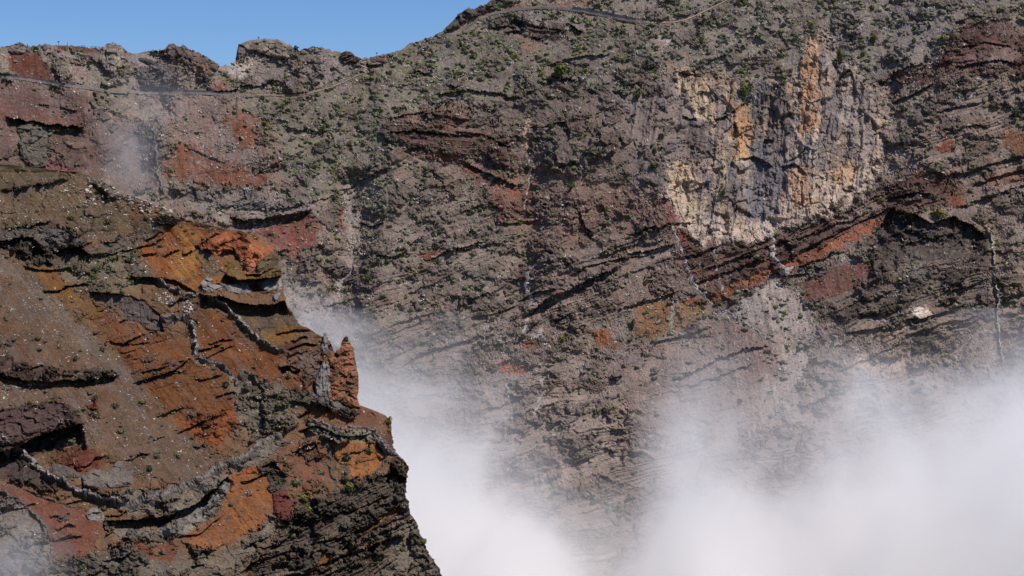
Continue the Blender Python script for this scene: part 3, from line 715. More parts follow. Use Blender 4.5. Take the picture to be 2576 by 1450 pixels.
P_([(-120,1140),(20,1130),(150,1210),(140,1232),(-120,1190)], (66,54,52), soft=3, warp=5, rough=.8)  # shadow side of the long jointed dike, painted as a dark swatch
P_([(-120,1195),(60,1222),(140,1260),(232,1290),(272,1332),(200,1405),(120,1385),(100,1300),(-120,1245)], (136,82,66), soft=4, warp=8, rough=.22, stones=.4)
P_([(-120,1230),(60,1262),(112,1332),(132,1392),(122,1540),(-120,1540)], (112,102,96), soft=4, warp=9, rough=1.2, stones=.6)
P_([(122,1440),(180,1410),(330,1368),(480,1402),(600,1442),(520,1540),(100,1540)], (104,93,86), soft=8, warp=12, rough=1.25, veg=.5, stones=.5)
P_([(320,1350),(400,1330),(450,1380),(420,1420),(350,1390)], (132,76,54), soft=4, warp=10, rough=.5)
P_([(230,1250),(330,1232),(470,1230),(602,1165),(702,1095),(722,1110),(622,1190),(562,1222),(492,1292),(402,1302),(330,1292)], (116,104,95), soft=3, warp=6, rough=1.3)
P_([(380,1332),(482,1290),(570,1217),(592,1222),(562,1292),(502,1342),(442,1348)], (124,115,108), soft=3, warp=6, rough=1.2, strata=.5)
P_([(260,1310),(380,1330),(440,1350),(380,1372),(270,1340)], (112,101,93), soft=4, warp=8, rough=1.2)
P_([(590,1192),(652,1180),(692,1240),(682,1300),(642,1332),(542,1392),(482,1372),(470,1342),(540,1302),(570,1242)], (176,108,62), soft=3, warp=6, rough=.28, strata=.3, dip=.1, stones=.4)
P_([(572,1202),(640,1168),(652,1186),(602,1212)], (176,98,56), soft=3, warp=5, rough=.5)
P_([(480,1370),(560,1390),(640,1335),(690,1290),(700,1340),(600,1440),(500,1420)], (112,100,90), soft=5, warp=10, rough=1.1, strata=.5)
P_([(685,1240),(716,1233),(737,1270),(722,1312),(690,1292)], (116,56,42), soft=2, warp=3, rough=.9)
P_([(650,1172),(690,1162),(722,1200),(727,1238),(690,1232)], (80,66,60), soft=2, warp=3, rough=.6)
P_([(735,1140),(792,1112),(802,1172),(762,1174)], (84,72,66), soft=2, warp=3, rough=.6)
P_([(700,1112),(830,1092),(842,1200),(762,1232),(702,1182)], (128,80,60), soft=5, warp=9, rough=.7, stones=.9, veg=.4, mix=.8)
P_([(840,1112),(920,1106),(946,1110),(962,1140),(977,1160),(942,1197),(882,1202),(870,1165),(835,1152)], (188,118,66), soft=3, warp=4, rough=.4, flute=.5)
P_([(748,1040),(870,1030),(902,1060),(882,1076),(830,1052),(760,1052)], (166,98,60), soft=3, warp=6, rough=.4)
P_([(738,990),(800,984),(850,1010),(892,1040),(892,1062),(830,1032),(750,1012)], (86,78,72), soft=3, warp=6, rough=1.4)
P_([(890,1010),(960,1050),(987,1100),(987,1132),(940,1100),(902,1060)], (122,80,63), soft=3, warp=7, rough=.7)
P_([(580,960),(700,960),(762,1000),(742,1060),(660,1112),(600,1082)], (114,101,92), soft=6, warp=10, rough=1, stones=1.4, veg=.5)
P_([(780,1060),(845,1085),(940,1082),(1000,1150),(985,1150),(940,1110),(850,1110),(780,1090)], (128,119,112), soft=3, warp=5, rough=1.1)
P_([(600,1470),(680,1370),(762,1262),(850,1232),(962,1190),(1012,1162),(1060,1250),(1160,1540),(540,1540)], (88,76,68), soft=6, warp=8, rough=1.6, strata=2.3, dip=.42, veg=.16, scrub=.1, stones=.1)
P_([(990,1300),(1060,1330),(1150,1540),(980,1540)], (116,103,94), soft=12, warp=14, rough=1.2, strata=.8)
P_([(900,1342),(960,1302),(1012,1272),(1004,1290),(912,1348)], (168,108,50), soft=2, warp=3, rough=.4, strata=0)
P_([(786,1432),(820,1388),(838,1402),(812,1432)], (150,96,46), soft=2, warp=4, rough=.4, strata=0)
P_([(720,1500),(760,1450),(800,1440),(780,1500)], (146,88,50), soft=3, warp=5, rough=.4, strata=0)
P_([(870,1370),(930,1352),(960,1360),(880,1390)], (132,96,66), soft=4, warp=8, mix=.7)
# forms
Nn.ridge([(250,860),(430,1060),(520,1160)], -26, 60)
Nn.ridge([(420,540),(560,640),(700,690)], 24, 50)
Nn.ridge([(500,720),(640,850),(800,930)], 14, 50)
Nn.ridge([(700,960),(840,1040),(960,1130)], 18, 50)
C_ = Nn.cut
C_([(-110,600),(30,604),(80,598),(100,622),(118,640)], 10, 40, 14, 26, 7, .05, .45)
C_([(130,640),(165,622),(200,622),(232,645)], 16, 40, 18, 18, 5, .1, .45)
C_([(55,668),(100,680),(150,678),(200,668)], 8, 11, 12, 12, 4)
C_([(232,650),(300,634),(380,615),(420,592)], 7, 9, 12, 12, 4)
C_([(360,605),(385,596),(405,580)], 7, 12, 10, 14, 3)
C_([(490,622),(520,604),(545,588),(556,588)], 7, 14, 8, 12, 3)
C_([(565,688),(600,705),(645,702),(706,694),(712,690)], 18, 90, 16, 34, 4, .04, .3)
C_([(645,664),(672,646),(700,640)], 7, 11, 12, 18, 3)
C_([(500,742),(560,746),(600,762),(650,768),(690,766),(718,756)], 14, 80, 12, 36, 4, .05, .35)
C_([(325,692),(350,700),(385,696),(410,700)], 9, 50, 10, 24, 5, .08, .4)
C_([(410,700),(440,706),(480,728),(520,748)], 8, 18, 12, 20, 3, .08)
C_([(222,735),(280,738),(330,745),(370,765),(402,790),(414,838)], 12, 26, 12, 80, 3, .05)
C_([(-110,925),(0,940),(80,962),(180,958),(300,946)], 18, 40, 26, 20, 8, .05, .5)
C_([(-60,1150),(20,1134),(100,1094),(150,1080),(207,1066)], 26, 90, 34, 72, 5, .05, .4)
C_([(222,1045),(247,1035)], 6, 10, 10, 10, 2)
C_([(270,860),(340,868),(380,860)], 5, 8, 10, 10, 4)
C_([(330,965),(400,945),(440,930),(480,900)], 11, 20, 14, 20, 4)
C_([(350,940),(420,920),(470,905)], 7, 10, 10, 12, 4)
C_([(510,905),(560,880),(590,868)], 5, 9, 10, 10, 4)
C_([(700,925),(730,920),(757,930)], 9, 46, 12, 20, 4, .1, .4)
C_([(720,880),(770,862),(800,870)], 9, 16, 10, 14, 3)
C_([(760,905),(800,890),(825,895)], 8, 14, 10, 14, 3)
C_([(690,842),(740,830),(782,828)], 8, 12, 10, 10, 3)
C_([(730,1010),(790,1012),(840,1030)], 9, 14, 12, 12, 4)
C_([(745,1085),(800,1070),(850,1095),(900,1098),(940,1090)], 10, 18, 12, 16, 3)
C_([(935,1085),(955,1120),(990,1148)], 8, 12, 10, 10, 3)
C_([(255,1312),(330,1308),(425,1300),(500,1262),(575,1197)], 16, 60, 16, 28, 6, .05, .45)
C_([(600,1215),(640,1205),(690,1180)], 8, 16, 10, 14, 3)
C_([(440,1092),(500,1065),(560,1040)], 7, 11, 12, 14, 4)
C_([(430,1350),(500,1345),(560,1296)], 8, 12, 14, 12, 3)
C_([(590,1450),(700,1370),(760,1320),(840,1280)], 11, 18, 16, 18, 5)
C_([(640,1490),(760,1440),(860,1400),(940,1370)], 10, 16, 16, 18, 5)
C_([(780,1370),(880,1345),(960,1305)], 10, 18, 14, 14, 4)
C_([(800,1300),(900,1280),(990,1240)], 10, 14, 14, 14, 5)
C_([(880,1400),(960,1360),(1020,1350)], 9, 14, 14, 14, 5)
C_([(655,1175),(690,1163),(722,1200)], 8, 18, 10, 70, 3, .05)
C_([(735,1140),(765,1122),(795,1112)], 8, 18, 10, 60, 3, .05)
C_([(1005,1200),(1028,1225)], 6, 10, 8, 16, 3)
C_([(1003,1262),(1030,1255)], 8, 20, 10, 16, 3)
_r = random.Random(78)
for _ in range(90):
    y = _r.uniform(560, 1440); x = _r.uniform(-40, np.interp(y, EY, EX) - 30)
    L_ = _r.uniform(18, 75); sl = -.34 + _r.uniform(-.16, .22)
    pts = [(x + t * L_, y + t * L_ * sl + _r.uniform(-4, 4)) for t in (-.5, -.2, .1, .35, .5)]
    ii, jj = np.argmin(np.abs(_y - y)), 0
    jj = int(np.clip((x + 110) / (_ex[ii] + 110) * (NC - 1), 0, NC - 1))
    if Nn.at['stones'][ii, jj] > .8 and _r.random() < .8: continue
    Nn.cut(pts, _r.uniform(4, 9), _r.uniform(8, 20), _r.uniform(7, 14), _r.uniform(8, 16), 7, .2, .6)
g_ = Nn.col @ np.array([.35, .5, .15], f32)
Nn.col = np.clip(g_[..., None] + (Nn.col - g_[..., None]) * 1.22, .005, 1) * np.array([1.0, 1.02, .92], f32)
Nn.dust([(96,76,62), (120,98,82), (84,70,62), (138,92,56)], .36)
Nn.finish(1.2, .67 + .16 * (1 - sstep(440, 620, NY)).astype(f32), .75, (110, 92, 79))
def near_back(P, c):
    e = P[:, -1]
    cols = [e + np.array([-1.0, 6, 0.3], f32), e + np.array([-6.0, 25, -2], f32), e + np.array([-28, 90, -25], f32)]
    P2 = np.concatenate([P, np.stack(cols, 1)], 1)
    c2 = np.concatenate([c, np.repeat(c[:, -1:], 3, 1)], 1)
    return P2, c2
tag(Nn.build('near_ridge', M_NEAR, near_back), kind='structure')

# valley floor far below the cloud
_v = np.array([(-2500, -200, -420), (2500, -200, -420), (2500, 4200, -420), (-2500, 4200, -420)], f32)
tag(link('valley_floor', new_mesh('valley_floor', _v, [[0, 1, 2, 3]], mat_rock('valley_rock', use_attr=False, col=tuple(lin((100, 90, 80))), grain=8))), kind='structure')

# ------------------------------------------------------------------ standing on the slopes
def far_idx(x, y):
    j = np.clip((np.asarray(x) + 110) / 2800 * (FC - 1), 0, FC - 1)
    jr = np.round(j).astype(int)
    ry = _ry[jr]
    i = np.clip((np.asarray(y) - ry) / (1540 - ry) * (FR - 1), 0, FR - 1)
    return np.round(i).astype(int), jr
def near_idx(x, y):
    i = np.clip(np.round((np.asarray(y) - 409) / 1119 * (NR - 1)), 0, NR - 1).astype(int)
    j = np.clip(np.round((np.asarray(x) + 110) / (_ex[i] + 110) * (NC - 1)), 0, NC - 1).astype(int)
    return i, j
def in_near(x, y):
    return (np.asarray(y) > 412) & (np.asarray(x) < np.interp(y, EY, EX) + 2)
def spot(x, y, near):
    """point on the ground and metres per survey unit there"""
    S, (i, j) = (Nn, near_idx(x, y)) if near else (F, far_idx(x, y))
    return S.P[i, j], S.px[i, j]
def spot_at(x, y, D):
    return np.array([(x - 1288) / 1288 * T * D, D, (725 - y) / 1288 * T * D])

def scatter(S, n, key, clump=0.5, scale=40, seed=0, power=1.0):
    """n grid points drawn with the sheet's own density, gathered in clumps"""
    w = np.clip(S.at[key], 0, None) ** power
    w = w * (S.px / S.px.mean()) ** 2
    # even out the survey: density per drawn area
    ax = np.abs(np.gradient(S.X, axis=1)); ay = np.abs(np.gradient(S.Y, axis=0))
    w = w * ax * ay
    c = fbm(S.X / scale, S.Y / scale, 4, 70 + seed)
    w = w * ((1 - clump) + clump * 2.2 * sstep(.0, .32, c))
    w[:2] = 0
    w = w * ((S.X > -60) & (S.X < 2640) & (S.Y > -30) & (S.Y < 1480))
    if S is F: w = w * ~((S.Y > 445) & (S.X < np.interp(S.Y, EY, EX) - 8))
    w = w.ravel().astype(float); w /= w.sum()
    k = np.random.default_rng(100 + seed).choice(w.size, n, replace=False, p=w)
    return k

# templates ----------------------------------------------------------------
def ico(sub=1):
    import bmesh
    bm = bmesh.new(); bmesh.ops.create_icosphere(bm, subdivisions=sub, radius=1)
    v = np.array([p.co[:] for p in bm.verts]); f = np.array([[q.index for q in p.verts] for p in bm.faces]); bm.free()
    return v, f
ICO1, ICO2 = ico(1), ico(2)
def stone_template(seed, sub=1):
    r = np.random.default_rng(seed); v, f = (ICO1 if sub == 1 else ICO2)
    v = v.copy()
    for _ in range(7 if sub == 1 else 12):      # planes chop the ball into an angular block
        n = r.normal(size=3); n /= np.linalg.norm(n); d = r.uniform(.45, .8)
        h = v @ n; v = v - np.maximum(h - d, 0)[:, None] * n
    v = v * np.array([r.uniform(.9, 1.35), r.uniform(.7, 1.0), r.uniform(.55, .9)])
    return v, f
def shrub_template(seed, sub=1):
    r = np.random.default_rng(seed); v, f = (ICO1 if sub == 1 else ICO2)
    v = v * r.uniform(.5, 1.35, len(v))[:, None]
    v = v * np.array([1.1, 1.0, .75]); v[:, 2] = np.maximum(v[:, 2], -.25) + .12
    return v, f
def leafy_template(seed, n=110, tall=.8, spread=1.0, leaf=.2):
    """leaf sprays on the outside of an uneven crown"""
    r = np.random.default_rng(seed); V = []; Fc = []
    lob = r.normal(size=(7, 3)) * .45; lob[:, 2] = np.abs(lob[:, 2])
    for k in range(n):
        c = lob[r.integers(7)]
        d = r.normal(size=3); d /= np.linalg.norm(d); d[2] = d[2] if d[2] > -.3 else -d[2]
        p = (c * .8 + d * r.uniform(.42, .62)) * np.array([spread, spread, tall]) + np.array([0, 0, .34 * tall])
        a = r.normal(size=3); a = np.cross(d, a); a /= np.linalg.norm(a) + 1e-9; b = np.cross(d, a) + .5 * d
        s = leaf * r.uniform(.6, 1.3)
        i = len(V)
        V += [p - a * s, p + b * s * .8 + a * s * .2, p + a * s, p - b * s * .8]
        Fc += [[i, i + 1, i + 2], [i, i + 2, i + 3]]
    # a dense core so that the crown is not see-through
    v, f = ICO1; i = len(V)
    V += list(v * np.array([.62 * spread, .62 * spread, .5 * tall]) * r.uniform(.8, 1.2, len(v))[:, None] + np.array([0, 0, .42 * tall]))
    Fc += [list(q + i) for q in f]
    return np.array(V), np.array(Fc)
def twig_template(seed, n=6):
    r = np.random.default_rng(seed); V = []; Fc = []
    for k in range(n):
        a = r.uniform(0, 2 * np.pi); e = r.uniform(.1, 1.2); o = np.array([r.normal() * .5, r.normal() * .5, 0])
        d = np.array([np.cos(a) * np.cos(e), np.sin(a) * np.cos(e), np.sin(e)]) * r.uniform(.7, 1.4)
        sidev = np.cross(d, r.normal(size=3)); sidev = sidev / (np.linalg.norm(sidev) + 1e-9) * r.uniform(.09, .19)
        i = len(V); V += [o - sidev, o + sidev, o + d * .6 + sidev * .8, o + d]; Fc += [[i, i + 1, i + 2], [i, i + 2, i + 3]]
    return np.array(V), np.array(Fc)

def merged(name, temps, pos, size, cols, mat, seed=0, lift=0.0, flat=None):
    """many small pieces as one mesh; temps are taken in turn"""
    r = np.random.default_rng(seed); VV = []; FF = []; CC = []; off = 0
    which = r.integers(len(temps), size=len(pos))
    for t, (v, f) in enumerate(temps):
        k = np.nonzero(which == t)[0]
        if len(k) == 0: continue
        a = r.uniform(0, 2 * np.pi, len(k)); ca, sa = np.cos(a), np.sin(a)
        tl = r.normal(0, .3, len(k)); ct, st = np.cos(tl), np.sin(tl)
        sv = v[None] * size[k][:, None, None]
        x = sv[..., 0] * ca[:, None] - sv[..., 1] * sa[:, None]; y = sv[..., 0] * sa[:, None] + sv[..., 1] * ca[:, None]; z = sv[..., 2]
        x, z = x * ct[:, None] - z * st[:, None], x * st[:, None] + z * ct[:, None]
        w = np.stack([x, y, z], -1) + pos[k][:, None, :]
        VV.append(w.reshape(-1, 3)); FF.append((f[None] + (np.arange(len(k)) * len(v))[:, None, None] + off).reshape(-1, 3))
        CC.append(np.repeat(cols[k], len(v), 0)); off += len(k) * len(v)
    C = np.concatenate(CC) * np.random.default_rng(seed + 1).uniform(.8, 1.2, (off, 1))
    return link(name, new_mesh(name, np.concatenate(VV), np.concatenate(FF), mat, np.clip(C, 0, .85)))

def pick(pal, n, seed, jit=.15):
    r = np.random.default_rng(seed)
    P = np.array([lin(c) for c in pal]); c = P[r.integers(len(P), size=n)]
    return c * r.uniform(1 - jit, 1 + jit, (n, 1)) * r.uniform(1 - jit / 3, 1 + jit / 3, (n, 3))

GREENS = [(92,96,64), (100,104,70), (86,92,64), (102,106,70), (100,102,80), (112,110,90), (98,94,74), (116,110,92)]
STONES = [(170,158,147), (150,138,128), (188,178,168), (130,119,110), (138,126,116)]
TWIGS = [(186,178,168), (166,158,148), (204,196,186), (146,138,128)]

# shrubs: the 300 largest are things, the rest is undergrowth
SH = []
for S, near, n, mean in ((F, False, 7000, 4.7), (Nn, True, 520, 5.0)):
    k = scatter(S, n, 'veg', .92, 34, 3 if near else 4)
    r = np.random.default_rng(31 + near)
    sz = np.clip(r.lognormal(math.log(mean), .38, n), 1.8, 10 if near else 8.2)
    for q, s_ in zip(k, sz): SH.append((S.X.ravel()[q], S.Y.ravel()[q], near, s_, S.P.reshape(-1, 3)[q], S.px.ravel()[q]))
SH.sort(key=lambda t: -t[3])
BIG_SH, REST_SH = SH[:270], SH[270:]
for nr, tm in ((False, [shrub_template(s) for s in range(8)]), (True, [leafy_template(700 + s, 44, .62, 1.0, .26) for s in range(6)])):
    q = [t for t in REST_SH if t[2] == nr]
    pos = np.array([t[4] for t in q]); size = np.array([t[3] * t[5] for t in q])
    tag(merged('undergrowth', tm, pos, size, pick(GREENS, len(pos), 2 + nr, .3), M_LEAF, 3), kind='stuff')

# dead pale scrub
tw = []
for S, near, n, mean in ((F, False, 13000, 4.6), (Nn, True, 1100, 4.2)):
    k = scatter(S, n, 'scrub', .5, 60, 8 + near)
    r = np.random.default_rng(51 + near); sz = np.clip(r.lognormal(math.log(mean), .35, n), 1.5, 7)
    tw.append((S.P.reshape(-1, 3)[k], sz * S.px.ravel()[k]))
pos = np.concatenate([t[0] for t in tw]); size = np.concatenate([t[1] for t in tw])
tag(merged('dead_scrub', [twig_template(s) for s in range(8)], pos, size, pick(TWIGS, len(pos), 4), M_ATTR, 5), kind='stuff')

# loose stones
st = []
for S, near, n, mean in ((F, False, 6500, 1.8), (Nn, True, 4200, 1.6)):
    k = scatter(S, n, 'stones', .9, 26, 12 + near)
    r = np.random.default_rng(71 + near); sz = np.clip(r.lognormal(math.log(mean), .45, n), .6, 5)
    st.append((S.P.reshape(-1, 3)[k], sz * S.px.ravel()[k]))
pos = np.concatenate([t[0] for t in st]); size = np.concatenate([t[1] for t in st])
tag(merged('scree', [stone_template(s) for s in range(8)], pos, size, pick(STONES, len(pos), 6), M_ATTR, 7), kind='stuff')
#@@OBJECTS@@
# ------------------------------------------------------------------ roads and trails
def densify(pts, step):
    P = np.asarray(pts, float); L = np.r_[0, np.cumsum(np.hypot(*np.diff(P, axis=0).T))]
    n = max(int(L[-1] / step), 2); t = np.linspace(0, L[-1], n + 1)
    x, y = np.interp(t, L, P[:, 0]), np.interp(t, L, P[:, 1])
    k = np.array([.25, .5, .25])
    for _ in range(3):
        x[1:-1] = np.convolve(x, k, 'valid'); y[1:-1] = np.convolve(y, k, 'valid')
    return x, y, t
def smooth_ground(x, y, near=False, n=5):
    p, m = spot(x, y, near); D = p[:, 1].copy()
    k = np.ones(n) / n; D = np.convolve(np.pad(D, n // 2, 'edge'), k, 'valid')
    return D, m
def strip_mesh(name, prof, closed, mat, col=None):
    """prof: list of (n,3) rails swept into a skin"""
    V = np.stack(prof, 1); n, k = V.shape[:2]
    i = np.arange(n * k).reshape(n, k); F_ = []
    for a in range(k if closed else k - 1):
        b = (a + 1) % k
        F_.append(np.stack([i[:-1, a], i[1:, a], i[1:, b], i[:-1, b]], -1))
    return new_mesh(name, V.reshape(-1, 3), np.concatenate(F_), mat, None if col is None else np.repeat(col, k, 0))
M_ASPH = mat_rock('road_asphalt', use_attr=False, col=tuple(lin((116, 104, 95))), vary=.15, grain=.5)
M_DIRT = mat_rock('trail_dirt', use_attr=False, col=tuple(lin((150, 128, 110))), vary=.2, grain=.5)
M_WALLP = mat_rock('parapet_stone', use_attr=False, col=tuple(lin((130, 120, 112))), vary=.3, grain=.5)
M_WALLD = mat_rock('retaining_stone', use_attr=False, col=tuple(lin((78, 78, 84))), vary=.4, grain=.5)
def road(name, pts, w, mat, lift=.5):
    x, y, t = densify(pts, 4); rails = []
    for o in (-w / 2, 0, w / 2):
        D, m = smooth_ground(x, y + o); rails.append(spot_at(x, y + o, D - lift).T)
    return tag(link(name, strip_mesh(name, rails, False, mat)), kind='structure')
def wall(name, pts, off, h, th, mat, label, group=None):
    x, y, t = densify(pts, 4); D, m = smooth_ground(x, y + off); b = spot_at(x, y + off, D - .7).T
    j = np.random.default_rng(3).normal(0, .12, len(x))
    up = np.array([0, 0, 1.0]); out = np.array([0, -1.0, .1])
    hh = (h + j)[:, None] * up
    rails = [b - .8 * up, b + out * th - .8 * up, b + out * th + hh, b + hh]
    return tag(link(name, strip_mesh(name, rails, True, mat)), label, 'wall', group)
road('road', ROAD_LEFT, 1.3, M_ASPH); road('road', ROAD_TOP, 2.2, M_ASPH)
road('trail', TRAIL, 2.0, M_DIRT); road('trail', TRAIL_UP, 2.2, M_DIRT); road('trail', TRAIL_TOP, 3.0, M_DIRT)
wall('parapet_wall', ROAD_LEFT, 1.7, .22, .4, M_WALLP, 'low pale roadside wall along the road on the red ash bank')
wall('parapet_wall', ROAD_TOP[2:], 1.9, .25, .4, M_WALLP, 'low pale roadside wall along the road near the summit slope')
wall('retaining_wall', ROAD_LEFT[1:6], -.9, .45, .4, M_WALLD, 'dark retaining wall above the road on the red ash bank')
wall('retaining_wall', ROAD_LEFT[9:13], -.9, .5, .4, M_WALLD, 'dark retaining wall above the road below the grey notch')
wall('retaining_wall', ROAD_TOP[7:11], -1.4, 1.0, .4, M_WALLD, 'dark retaining wall above the summit slope road')
wall('parapet_wall', [(1090,97),(1102,103),(1112,107)], 0, 1.2, .5, M_WALLP, 'short pale stone wall corner on the skyline ridge')

# ------------------------------------------------------------------ dikes: walls of hard rock standing out of the slope
def dike(pts, w, h, col, near, label, crest=None, name='dike', step=2.4, wob=4.5, seed=0):
    S = Nn if near else F
    r = np.random.default_rng(seed + abs(int(pts[0][0])))
    x, y, t = densify(pts, step); n = len(x)
    x = x + wob * gnoise(t / 14, t * 0 + seed, 2) + .6 * wob * gnoise(t / 5, t * 0 + seed, 5)
    y = y + .7 * wob * gnoise(t / 10, t * 0 + seed, 12)
    tx, ty = np.gradient(x), np.gradient(y); l = np.hypot(tx, ty); nx, ny = -ty / l, tx / l
    D, m = smooth_ground(x, y, near, 7)
    blk = np.cumsum(r.random(n) < .42)                        # jointed blocks along the crest
    bh = r.uniform(.65, 1.15, blk.max() + 1)[blk]; bw = r.uniform(.7, 1.25, blk.max() + 1)[blk]
    bo = r.normal(0, .18, blk.max() + 1)[blk]
    taper = np.clip(np.minimum(t, t[-1] - t) / (3 * step), .25, 1)
    rails = []; cc = []
    base = sw(col) * (.72 if near else .85); top = sw(crest if crest is not None else col) * (.55 if near else .85)  # sunlit crest and shaded side are put into the vertex colours
    wv = 1 + .45 * gnoise(t / 22, t * 0 + 3.1, seed + 4) + .25 * gnoise(t / 7, t * 0 + 1.7, seed + 6)
    hv = np.clip(.95 + .85 * gnoise(t / 26, t * 0 + 9.2, seed + 8), .4 if h < 4 else -.1, 1.6)
    bh = bh * hv; bw = bw * wv
    for a, k in ((-.40, -1.0), (-.30, .5), (-.17, .92), (-.02, 1.0), (.10, .86), (.30, .60), (.52, .30), (.75, -.5)):
        off = (a + (bo * .5 if abs(a) < .5 else 0)) * w * bw * taper
        hh = np.where(k > 0, k * h * bh * taper, k * 2) + (r.normal(0, .07 * h + .3, n) if k > 0 else 0)
        p = spot_at(x + nx * off, y + ny * off, D)
        rails.append((p + np.array([0, -.86, .5])[:, None] * hh * m).T)
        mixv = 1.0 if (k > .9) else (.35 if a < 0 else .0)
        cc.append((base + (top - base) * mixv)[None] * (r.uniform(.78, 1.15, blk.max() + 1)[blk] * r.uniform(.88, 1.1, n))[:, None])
    V = np.stack(rails, 1); C = np.stack(cc, 1); k = V.shape[1]
    i = np.arange(n * k).reshape(n, k)
    Fq = np.stack([i[:-1, :-1], i[1:, :-1], i[1:, 1:], i[:-1, 1:]], -1).reshape(-1, 4)
    o = link(name, new_mesh(name, V.reshape(-1, 3), Fq, M_ATTR, C.reshape(-1, 3)))
    return tag(o, label, 'rock dike', 'dikes standing out of the slopes')
G1, G2, BR = (158,150,144), (140,132,126), (96,82,74)
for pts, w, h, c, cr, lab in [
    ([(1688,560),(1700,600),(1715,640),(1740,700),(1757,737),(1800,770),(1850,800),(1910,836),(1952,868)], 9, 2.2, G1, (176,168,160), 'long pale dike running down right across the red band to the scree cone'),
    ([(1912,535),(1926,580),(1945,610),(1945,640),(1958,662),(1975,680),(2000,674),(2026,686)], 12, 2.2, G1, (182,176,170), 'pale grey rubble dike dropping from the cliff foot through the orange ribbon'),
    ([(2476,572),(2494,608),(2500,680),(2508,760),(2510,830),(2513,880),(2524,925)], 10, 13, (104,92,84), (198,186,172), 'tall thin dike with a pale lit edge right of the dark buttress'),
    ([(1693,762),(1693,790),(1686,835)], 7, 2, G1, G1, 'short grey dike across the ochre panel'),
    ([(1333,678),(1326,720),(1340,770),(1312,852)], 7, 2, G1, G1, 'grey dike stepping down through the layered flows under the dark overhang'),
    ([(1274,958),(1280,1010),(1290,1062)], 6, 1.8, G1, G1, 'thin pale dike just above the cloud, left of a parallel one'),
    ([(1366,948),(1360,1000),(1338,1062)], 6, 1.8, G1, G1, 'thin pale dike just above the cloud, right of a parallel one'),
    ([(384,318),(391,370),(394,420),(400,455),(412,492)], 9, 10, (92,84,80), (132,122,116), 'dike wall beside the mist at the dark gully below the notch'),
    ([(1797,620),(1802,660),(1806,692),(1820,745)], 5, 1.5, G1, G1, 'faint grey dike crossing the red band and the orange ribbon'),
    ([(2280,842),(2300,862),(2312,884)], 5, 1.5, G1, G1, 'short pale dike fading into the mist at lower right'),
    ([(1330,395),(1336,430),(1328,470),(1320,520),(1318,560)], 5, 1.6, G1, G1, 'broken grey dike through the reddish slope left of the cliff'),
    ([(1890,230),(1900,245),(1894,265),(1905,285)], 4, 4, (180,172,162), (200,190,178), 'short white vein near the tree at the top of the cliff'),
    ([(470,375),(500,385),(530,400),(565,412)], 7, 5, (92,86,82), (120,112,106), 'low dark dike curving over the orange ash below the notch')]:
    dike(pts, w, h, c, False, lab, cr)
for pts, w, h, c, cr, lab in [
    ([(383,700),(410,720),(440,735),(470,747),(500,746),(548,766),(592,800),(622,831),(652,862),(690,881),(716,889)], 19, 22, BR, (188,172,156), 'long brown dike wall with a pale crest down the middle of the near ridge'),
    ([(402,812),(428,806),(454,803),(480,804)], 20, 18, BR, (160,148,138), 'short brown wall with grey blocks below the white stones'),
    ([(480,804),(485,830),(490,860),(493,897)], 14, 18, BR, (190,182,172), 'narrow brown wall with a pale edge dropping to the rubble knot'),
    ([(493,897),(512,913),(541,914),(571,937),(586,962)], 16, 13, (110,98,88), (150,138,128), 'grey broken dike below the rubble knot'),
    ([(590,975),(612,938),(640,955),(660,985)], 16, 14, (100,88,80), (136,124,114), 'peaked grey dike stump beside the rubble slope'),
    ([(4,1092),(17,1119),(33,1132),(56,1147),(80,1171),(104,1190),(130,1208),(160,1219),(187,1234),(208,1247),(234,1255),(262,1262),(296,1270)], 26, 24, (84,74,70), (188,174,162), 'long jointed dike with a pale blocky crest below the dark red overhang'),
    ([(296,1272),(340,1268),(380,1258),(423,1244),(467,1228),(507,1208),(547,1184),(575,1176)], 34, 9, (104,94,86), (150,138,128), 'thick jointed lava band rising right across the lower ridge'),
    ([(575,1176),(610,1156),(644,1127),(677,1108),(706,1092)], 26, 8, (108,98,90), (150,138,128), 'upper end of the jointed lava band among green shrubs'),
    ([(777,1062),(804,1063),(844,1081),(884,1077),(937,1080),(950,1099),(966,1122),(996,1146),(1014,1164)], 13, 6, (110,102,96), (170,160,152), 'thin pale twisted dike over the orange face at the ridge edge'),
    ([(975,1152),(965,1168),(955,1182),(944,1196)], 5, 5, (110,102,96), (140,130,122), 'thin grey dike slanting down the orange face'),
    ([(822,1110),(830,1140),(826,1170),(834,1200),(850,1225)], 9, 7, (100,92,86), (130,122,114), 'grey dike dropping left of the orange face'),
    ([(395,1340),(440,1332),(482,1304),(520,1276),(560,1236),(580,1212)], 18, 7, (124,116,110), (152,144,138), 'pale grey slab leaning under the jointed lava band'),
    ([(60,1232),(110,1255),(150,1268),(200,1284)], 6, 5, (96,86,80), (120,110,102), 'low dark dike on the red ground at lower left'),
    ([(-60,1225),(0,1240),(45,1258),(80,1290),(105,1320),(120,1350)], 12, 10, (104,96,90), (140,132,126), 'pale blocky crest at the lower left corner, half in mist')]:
    dike(pts, w, h, c, True, lab, cr, step=2.0)

